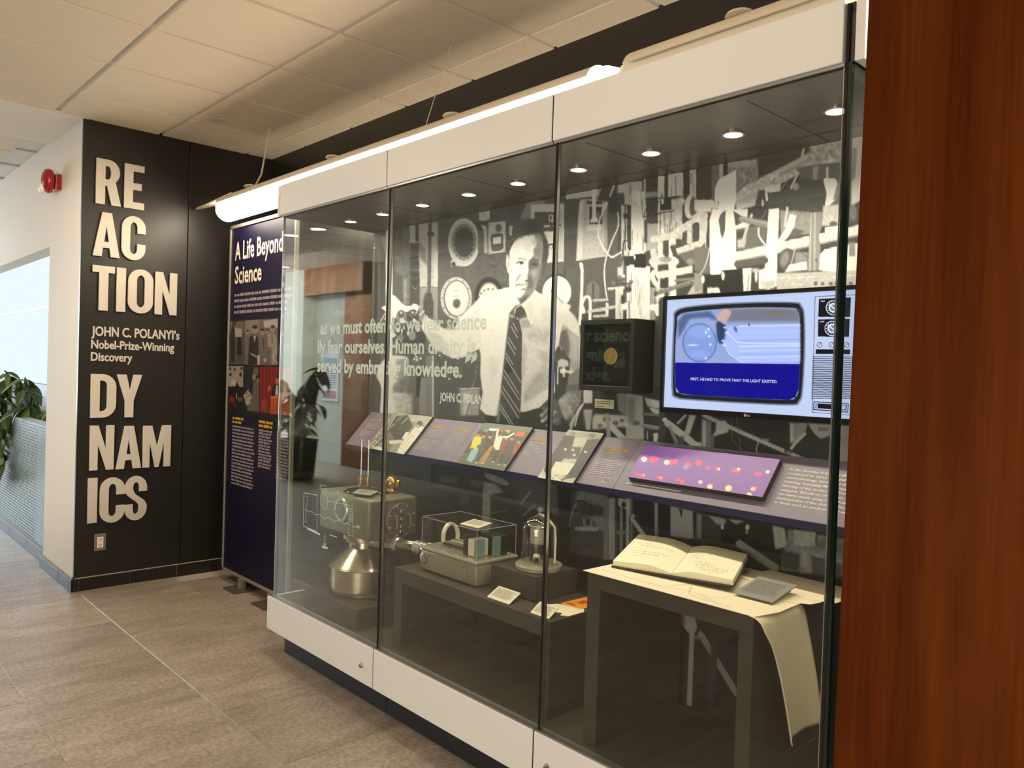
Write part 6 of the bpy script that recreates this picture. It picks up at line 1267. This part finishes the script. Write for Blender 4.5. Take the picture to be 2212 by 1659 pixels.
# ================================================================== spectrometer with acrylic cover
m_grey_en = mat('enamel_grey', hx(142, 136, 114), 0.38, metal=0.25, bump=(90, 0.15))
sp = thing('spectrometer', 'low grey metal instrument under a clear acrylic cover, left on the long table', 'instrument', (-2.53, 2.13, .6385))
bm = bmesh.new(); box(bm, -2.715, -2.338, 2.018, 2.242, .639, .728, .012, 3); obj('body', bm, m_grey_en, sp, auto=35)
obj('body_lid', B(-2.718, -2.335, 2.015, 2.245, .7285, .740, .003, 2), m_cream if False else mat('lid_grey', hx(172, 166, 144), 0.4, metal=0.2), sp)
fp = obj('face_plate', B(-2.655, -2.40, 2.0145, 2.018, .650, .716, .003), m_grey_en, sp)
for x in (-2.645, -2.41):
    for z in (.658, .708): obj('screw', LA((x, 2.0145, z), [(.0035, 0), (.003, -.001)], 10, 'Y'), m_gap, fp)
pf = obj('port_flange', LA((-2.682, 2.018, .690), [(.024, 0), (.024, -.006), (.021, -.008), (.008, -.008), (.007, -.002), (.001, -.002)], 32, 'Y'), m_steel, sp, auto=35)
obj('lens_barrel', LA((-2.775, 2.11, .700), [(.024, 0), (.028, .002), (.028, .018), (.024, .020), (.024, .032), (.027, .034), (.027, .060)], 36, 'X'), m_cream, sp, auto=35)
bm = bmesh.new(); box(bm, -2.71, -2.345, 2.023, 2.238, .7403, .866, .002)
cvr = obj('acrylic_cover', bm, m_acrylic, sp)
obj('cover_edge', (lambda bm: [box(bm, *q) for q in ((-2.7105, -2.3445, 2.0225, 2.0245, .864, .8665), (-2.7105, -2.3445, 2.2365, 2.2385, .864, .8665), (-2.7105, -2.7085, 2.0225, 2.2385, .864, .8665), (-2.3465, -2.3445, 2.0225, 2.2385, .864, .8665), (-2.7105, -2.7085, 2.0225, 2.0245, .7405, .866), (-2.3465, -2.3445, 2.0225, 2.0245, .7405, .866), (-2.3465, -2.3445, 2.2365, 2.2385, .7405, .866))] and bm)(bmesh.new()), mat('acrylic_edge', hx(170, 168, 160), 0.2), sp)
obj('hoop_strap', (lambda bm: prism(bm, [(-2.655+.0*k, 2.13-.045*math.cos(a), .742+.035+.062*math.sin(a)) for k, a in enumerate(np.linspace(-.3, PI+.3, 16))]+[(-2.655, 2.13-.036*math.cos(a), .742+.035+.052*math.sin(a)) for a in np.linspace(PI+.3, -.3, 16)], (.018, 0, 0)))(bmesh.new()), m_cream, sp)
obj('inner_tube', T([(-2.63, 2.13, .757), (-2.46, 2.13, .757)], .012, 12), m_steel, sp)
obj('inner_tube', T([(-2.64, 2.09, .752), (-2.50, 2.10, .752)], .007, 10), m_glass_edge, sp)
obj('inner_block', B(-2.475, -2.455, 2.06, 2.16, .742, .805, .002), m_boxb, sp); obj('inner_block', B(-2.445, -2.395, 2.06, 2.13, .742, .812, .003), m_cream, sp)
obj('inner_block', B(-2.44, -2.37, 2.15, 2.215, .742, .82, .002), m_boxb, sp)
obj('prism_plate', B(-2.392, -2.384, 2.05, 2.10, .742, .815), mat('prism_teal', hx(120, 150, 146), 0.1, spec=0.8), sp); obj('prism_plate', B(-2.372, -2.364, 2.13, 2.17, .742, .822), _mats['prism_teal'], sp)

# ================================================================== bell jar
jx, jy = -2.142, 2.172
jr = thing('bell_jar_instrument', 'small instrument under a round glass bell jar on a riser block', 'bell jar', (jx, jy, .7345))
m_base = mat('base_enamel', hx(150, 144, 124), 0.4, metal=0.2)
obj('base', LA((jx, jy, .735), [(.090, 0), (.093, .003), (.093, .016), (.090, .020), (.077, .021), (.076, .026), (.068, .027), (.01, .027)], 56), m_base, jr, auto=35)
obj('glass_dome', LA((jx, jy, .7605), [(.069, 0), (.071, .003), (.071, .135), (.068, .150), (.050, .168), (.018, .184), (.008, .188)], 56, cap=False), m_glass_clear, jr, smooth=True)
obj('dome_knob', LA((jx, jy, .948), [(.006, 0), (.005, .006), (.011, .011), (.013, .018), (.010, .026), (.002, .029)], 20), m_glass_clear, jr, smooth=True)
obj('knob_ring', LA((jx, jy, .9465), [(.006, 0), (.010, .002), (.006, .004)], 20), m_steel, jr)
obj('drum', LA((jx, jy, .835), [(.036, 0), (.037, .002), (.037, .058), (.035, .060), (.035, .066), (.005, .068)], 40), mat('drum_pale', hx(200, 196, 178), 0.35, metal=0.3), jr, auto=35)
obj('deck_plate', LA((jx, jy, .826), [(.045, 0), (.045, .008)], 40), m_boxb, jr)
for k in range(4):
    a = k*PI/2+.5; obj('post', LA((jx+.034*math.cos(a), jy+.034*math.sin(a), .762), [(.007, 0), (.007, .063)], 14), m_boxb, jr)
obj('knob', LA((jx+.03, jy-.045, .79), [(.01, 0), (.014, .004), (.01, .012)], 16), m_cream, jr)
obj('carry_strap', T([(jx+.068, jy+.018, .765), (jx+.069, jy+.018, .86), (jx+.064, jy+.016, .905), (jx+.03, jy+.008, .938), (jx+.004, jy, .946)], .0045, 8), m_cream, jr)
obj('ring_top', LA((jx, jy, .902), [(.045, 0), (.047, .002), (.045, .004)], 36), m_steel, jr)

# ================================================================== label cards
m_card = mat('card_cream', hx(214, 208, 182), 0.6); m_cardg = mat('card_grey', hx(150, 154, 146), 0.6)
def card(label, P, lift, m, n=7, th=.003):
    """P: four corners front-left, front-right, back-right, back-left"""
    P = [Vector(p) for p in P]; n_ = (P[1]-P[0]).cross(P[3]-P[0]).normalized()
    o = obj('label_card', PR(P, -n_*th), m); tag(o, label, 'label card', 'label cards in the case')
    U = (P[1]-P[0]); V = (P[3]-P[0]); l = Letters(P[0]+n_*.0005, U.normalized(), V.normalized())
    w, h = U.length, V.length; l.lines(w*.09, w*.92, h*.82, h*.70/n, n, h*.32/n, int(w*1e4), .15); l.build('printed_text', m_text_dark, o)
    bm = bmesh.new(); a = P[2]*.85+P[3]*.15-n_*th; b = P[3]*.85+P[2]*.15-n_*th
    if lift > .004: 
        prism(bm, [a, b, (b.x, b.y-.004, P[0].z-.0005-th), (a.x, a.y-.004, P[0].z-.0005-th)], (0, .002, 0)); obj('easel', bm, m, o)
    return o
card('small pale label card lying on top of the big grey-green instrument', [(-3.24, 1.998, .8985), (-3.135, 2.03, .8985), (-3.21, 2.125, .900), (-3.318, 2.085, .900)], .003, m_cardg, 6)
card('cream label card lying on top of the clear acrylic cover', [(-2.475, 2.04, .8705), (-2.365, 2.045, .8705), (-2.40, 2.15, .873), (-2.51, 2.145, .873)], .002, m_card, 6)
card('cream label card propped on the long table in front of the riser block', [(-2.211, 1.967, .6425), (-2.088, 1.967, .6425), (-2.118, 2.055, .6625), (-2.243, 2.055, .6625)], .02, m_card, 9)
card('cream label card propped at the right front corner of the long table', [(-1.971, 1.963, .6425), (-1.878, 1.963, .6425), (-1.903, 2.038, .6615), (-1.998, 2.038, .6615)], .02, m_card, 8)
card('grey label card propped on the paper chart beside the open book', [(-1.219, 2.058, .8705), (-1.094, 2.058, .8705), (-1.10, 2.215, .892), (-1.226, 2.215, .892)], .02, mat('card_greyer', hx(138, 140, 132), 0.6), 12)

# loose papers on the long table
def sheet(name, label, pts, z, m, th=.0012, wav=0, cat='paper', grp=None):
    bm = bmesh.new(); prism(bm, [(x, y, z+(wav*math.sin(37*x+23*y) if wav else 0)) for x, y in pts], (0, 0, th)); o = obj(name, bm, m); tag(o, label, cat, grp); return o
m_paper = mat('old_paper', hx(238, 226, 198), 0.75, noise=(9, 0.6, hx(230, 216, 184)))
m_yel = mat('yellow_paper', hx(226, 152, 28), 0.7)
o = sheet('torn_paper', 'torn cream paper scrap at the right end of the long table', [(-2.01, 2.07), (-1.945, 2.03), (-1.90, 2.055), (-1.888, 2.03), (-1.862, 2.045), (-1.862, 2.13), (-1.89, 2.16), (-1.93, 2.165), (-1.99, 2.12)], .6388, m_paper)
o = sheet('yellow_pamphlet', 'orange-yellow pamphlet with red marks lying on the torn paper, right end of long table', [(-1.985, 2.135), (-1.90, 2.14), (-1.862, 2.20), (-1.862, 2.28), (-1.98, 2.285)], .6404, m_yel)
m_redp = mat('red_print', hx(190, 50, 16), 0.7)
obj('red_print', B(-1.955, -1.925, 2.19, 2.235, .6417, .6419), m_redp, o); obj('red_print', B(-1.975, -1.93, 2.15, 2.165, .6417, .6419), m_redp, o)

# ================================================================== paper chart draped over the desk
ch = thing('paper_chart', 'long cream paper chart spread on the desk and hanging over its right end', 'paper chart', (-1.3, 2.1, .859))
sheet_top = PR([(-1.685, 1.915, .8588), (-1.40, 1.920, .8588), (-1.072, 1.922, .8588), (-1.05, 2.02, .8592), (-1.058, 2.20, .8588), (-1.07, 2.375, .8588), (-1.68, 2.12, .8588)], (0, 0, .0016))
obj('top_sheet', sheet_top, m_paper, ch)
nu, nv = 30, 40; P = np.zeros((nu*nv, 3))
for j in range(nv):
    t = j/(nv-1)
    for i in range(nu):
        s = i/(nu-1)        # across: front edge to back edge
        yf = 1.917+.012*t+.125*max(0, t-.12)**1.0; ybk = 2.165+.125*t
        y = yf+(ybk-yf)*s; L = t*.415; R_ = .030; q = L/R_
        if q < PI/2: x = -1.085+R_*math.sin(q); z = .8605-R_*(1-math.cos(q))
        else: x = -1.055+.012*math.sin(min(1, (L-R_*1.57)/.3)*PI/2); z = .8605-R_-(L-R_*1.57)*(.90+.06*s)
        c = max(0, 1-s/.22); x += .020*c*c*min(1, t*4); y += .018*c*c*min(1, t*3); z -= .014*c*t**3
        x += .007*math.sin(s*5.5+1)*min(1, t*2); z -= .010*math.sin(s*PI)*t*0
        P[j*nu+i] = (x, y, z)
me = grid_mesh('hanging_sheet', P, nu, nv)
o = link('hanging_sheet', me, m_paper, ch, smooth=True)
md_ = o.modifiers.new('thick', 'SOLIDIFY'); md_.thickness = .0012
l = Letters((-1.036, 0, 0), (0, 1, 0), (0, 0, 1))
sk = [((-1.65, 1.97), (-1.42, 1.965), (-1.33, 1.99), (-1.2, 1.95)), ((-1.40, 1.99), (-1.36, 2.05), (-1.30, 1.96), (-1.16, 1.95)), ((-1.30, 2.0), (-1.25, 1.98), (-1.22, 2.02))]
bm = bmesh.new()
for pl in sk:
    for a, b in zip(spline(pl, False), spline(pl, False)[1:]):
        d = (Vector(b)-Vector(a)); n = Vector((-d.y, d.x)).normalized()*.0006
        quad(bm, [(a[0]-n.x, a[1]-n.y, .8607), (b[0]-n.x, b[1]-n.y, .8607), (b[0]+n.x, b[1]+n.y, .8607), (a[0]+n.x, a[1]+n.y, .8607)])
obj('pen_trace', bm, m_text_dark, ch)
for k, pts in enumerate(([(-1.40, 2.20), (-1.12, 2.10), (-1.03, 2.16), (-1.02, 2.20), (-1.03, 2.36), (-1.38, 2.40)], [(-1.33, 2.26), (-1.06, 2.19), (-.985, 2.22), (-.98, 2.30), (-1.0, 2.41), (-1.3, 2.42)])):
    sheet('chart_paper', ['cream paper sheet under the label card, partly beyond the desk edge', 'uppermost cream paper sheet at the back right corner of the desk'][k], pts, .8608+.0022*k, m_paper, .0014, .0007, grp='loose sheets on the desk')

# ================================================================== open book on a cradle
bk = thing('open_book', 'large open notebook with handwritten cream pages on the desk', 'book', (-1.42, 2.09, .862))
FLp, FRp, BRp, BLp = Vector((-1.649, 2.025, .8665)), Vector((-1.236, 2.084, .882)), Vector((-1.358, 2.375, .897)), Vector((-1.778, 2.330, .897))
def bookpt(u, v, h): # u along the width, v to the back, h above the cover
    p = FLp.lerp(FRp, u).lerp(BLp.lerp(BRp, u), v); n = (FRp-FLp).cross(BLp-FLp).normalized(); return p+n*h
def pageh(u):  # arched pages that dip at the spine
    s = 0.515; d = abs(u-s)/(s if u < s else 1-s); return .006+.020*math.sin(min(1, d*2.0)*PI/2)*(1-.45*d)-.0
cov = bmesh.new()
prism(cov, [bookpt(-.012, -.02, 0), bookpt(1.012, -.02, 0), bookpt(1.012, 1.02, 0), bookpt(-.012, 1.02, 0)], (0, 0, -.004)); obj('cover', cov, mat('book_cover', hx(46, 40, 32), 0.6), bk)
m_page = mat('page_cream', hx(240, 231, 200), 0.7)
for a, b in ((0.0, .513), (.517, 1.0)):
    us = np.linspace(a, b, 18); bm = bmesh.new(); top = []; bot = []
    for v in (0, 1):
        top.append([bm.verts.new(bookpt(u, v, pageh(u))) for u in us]); bot.append([bm.verts.new(bookpt(u, v, .0004)) for u in us])
    for i in range(17):
        bm.faces.new((top[0][i], top[0][i+1], top[1][i+1], top[1][i])); bm.faces.new((bot[0][i], bot[1][i], bot[1][i+1], bot[0][i+1]))
        bm.faces.new((bot[0][i], bot[0][i+1], top[0][i+1], top[0][i])); bm.faces.new((bot[1][i+1], bot[1][i], top[1][i], top[1][i+1]))
    for i in (0, 17): bm.faces.new((bot[0][i], top[0][i], top[1][i], bot[1][i]))
    bmesh.ops.recalc_face_normals(bm, faces=bm.faces[:]); obj('page_block', bm, m_page, bk)
ink = bmesh.new(); rnd = random.Random(4)
def inkline(u0, u1, v, amp=.006):
    u = u0
    while u < u1:
        w = rnd.uniform(.004, .018); q = [bookpt(u, v, pageh(u)+.0006), bookpt(u+w, v+rnd.uniform(-amp, amp), pageh(u+w)+.0006), bookpt(u+w, v+.010, pageh(u+w)+.0006), bookpt(u, v+.010, pageh(u)+.0006)]
        quad(ink, q); u += w+rnd.uniform(.004, .02)
for v, u0, u1 in ((.93, .05, .44), (.87, .08, .46), (.81, .06, .30), (.68, .07, .2), (.60, .12, .45), (.40, .10, .40), (.33, .10, .35), (.24, .12, .2), (.92, .56, .80), (.88, .56, .76), (.80, .56, .72), (.74, .57, .70), (.66, .56, .74), (.58, .56, .70), (.50, .57, .69), (.36, .62, .80), (.30, .64, .85), (.24, .66, .92), (.17, .70, .90), (.12, .74, .88), (.07, .8, .84)): inkline(u0, u1, v)
obj('handwriting', ink, mat('ink_brown', hx(128, 98, 66), 0.8), bk)
cr = bmesh.new(); prism(cr, [(-1.64, 2.12, .8607), (-1.64, 2.30, .8607), (-1.64, 2.30, .885), (-1.64, 2.12, .866)], (.27, .03, 0)); o = obj('book_cradle', cr, m_ped); tag(o, 'low grey wedge cradle tilting the open notebook', 'book cradle')

build_mural()
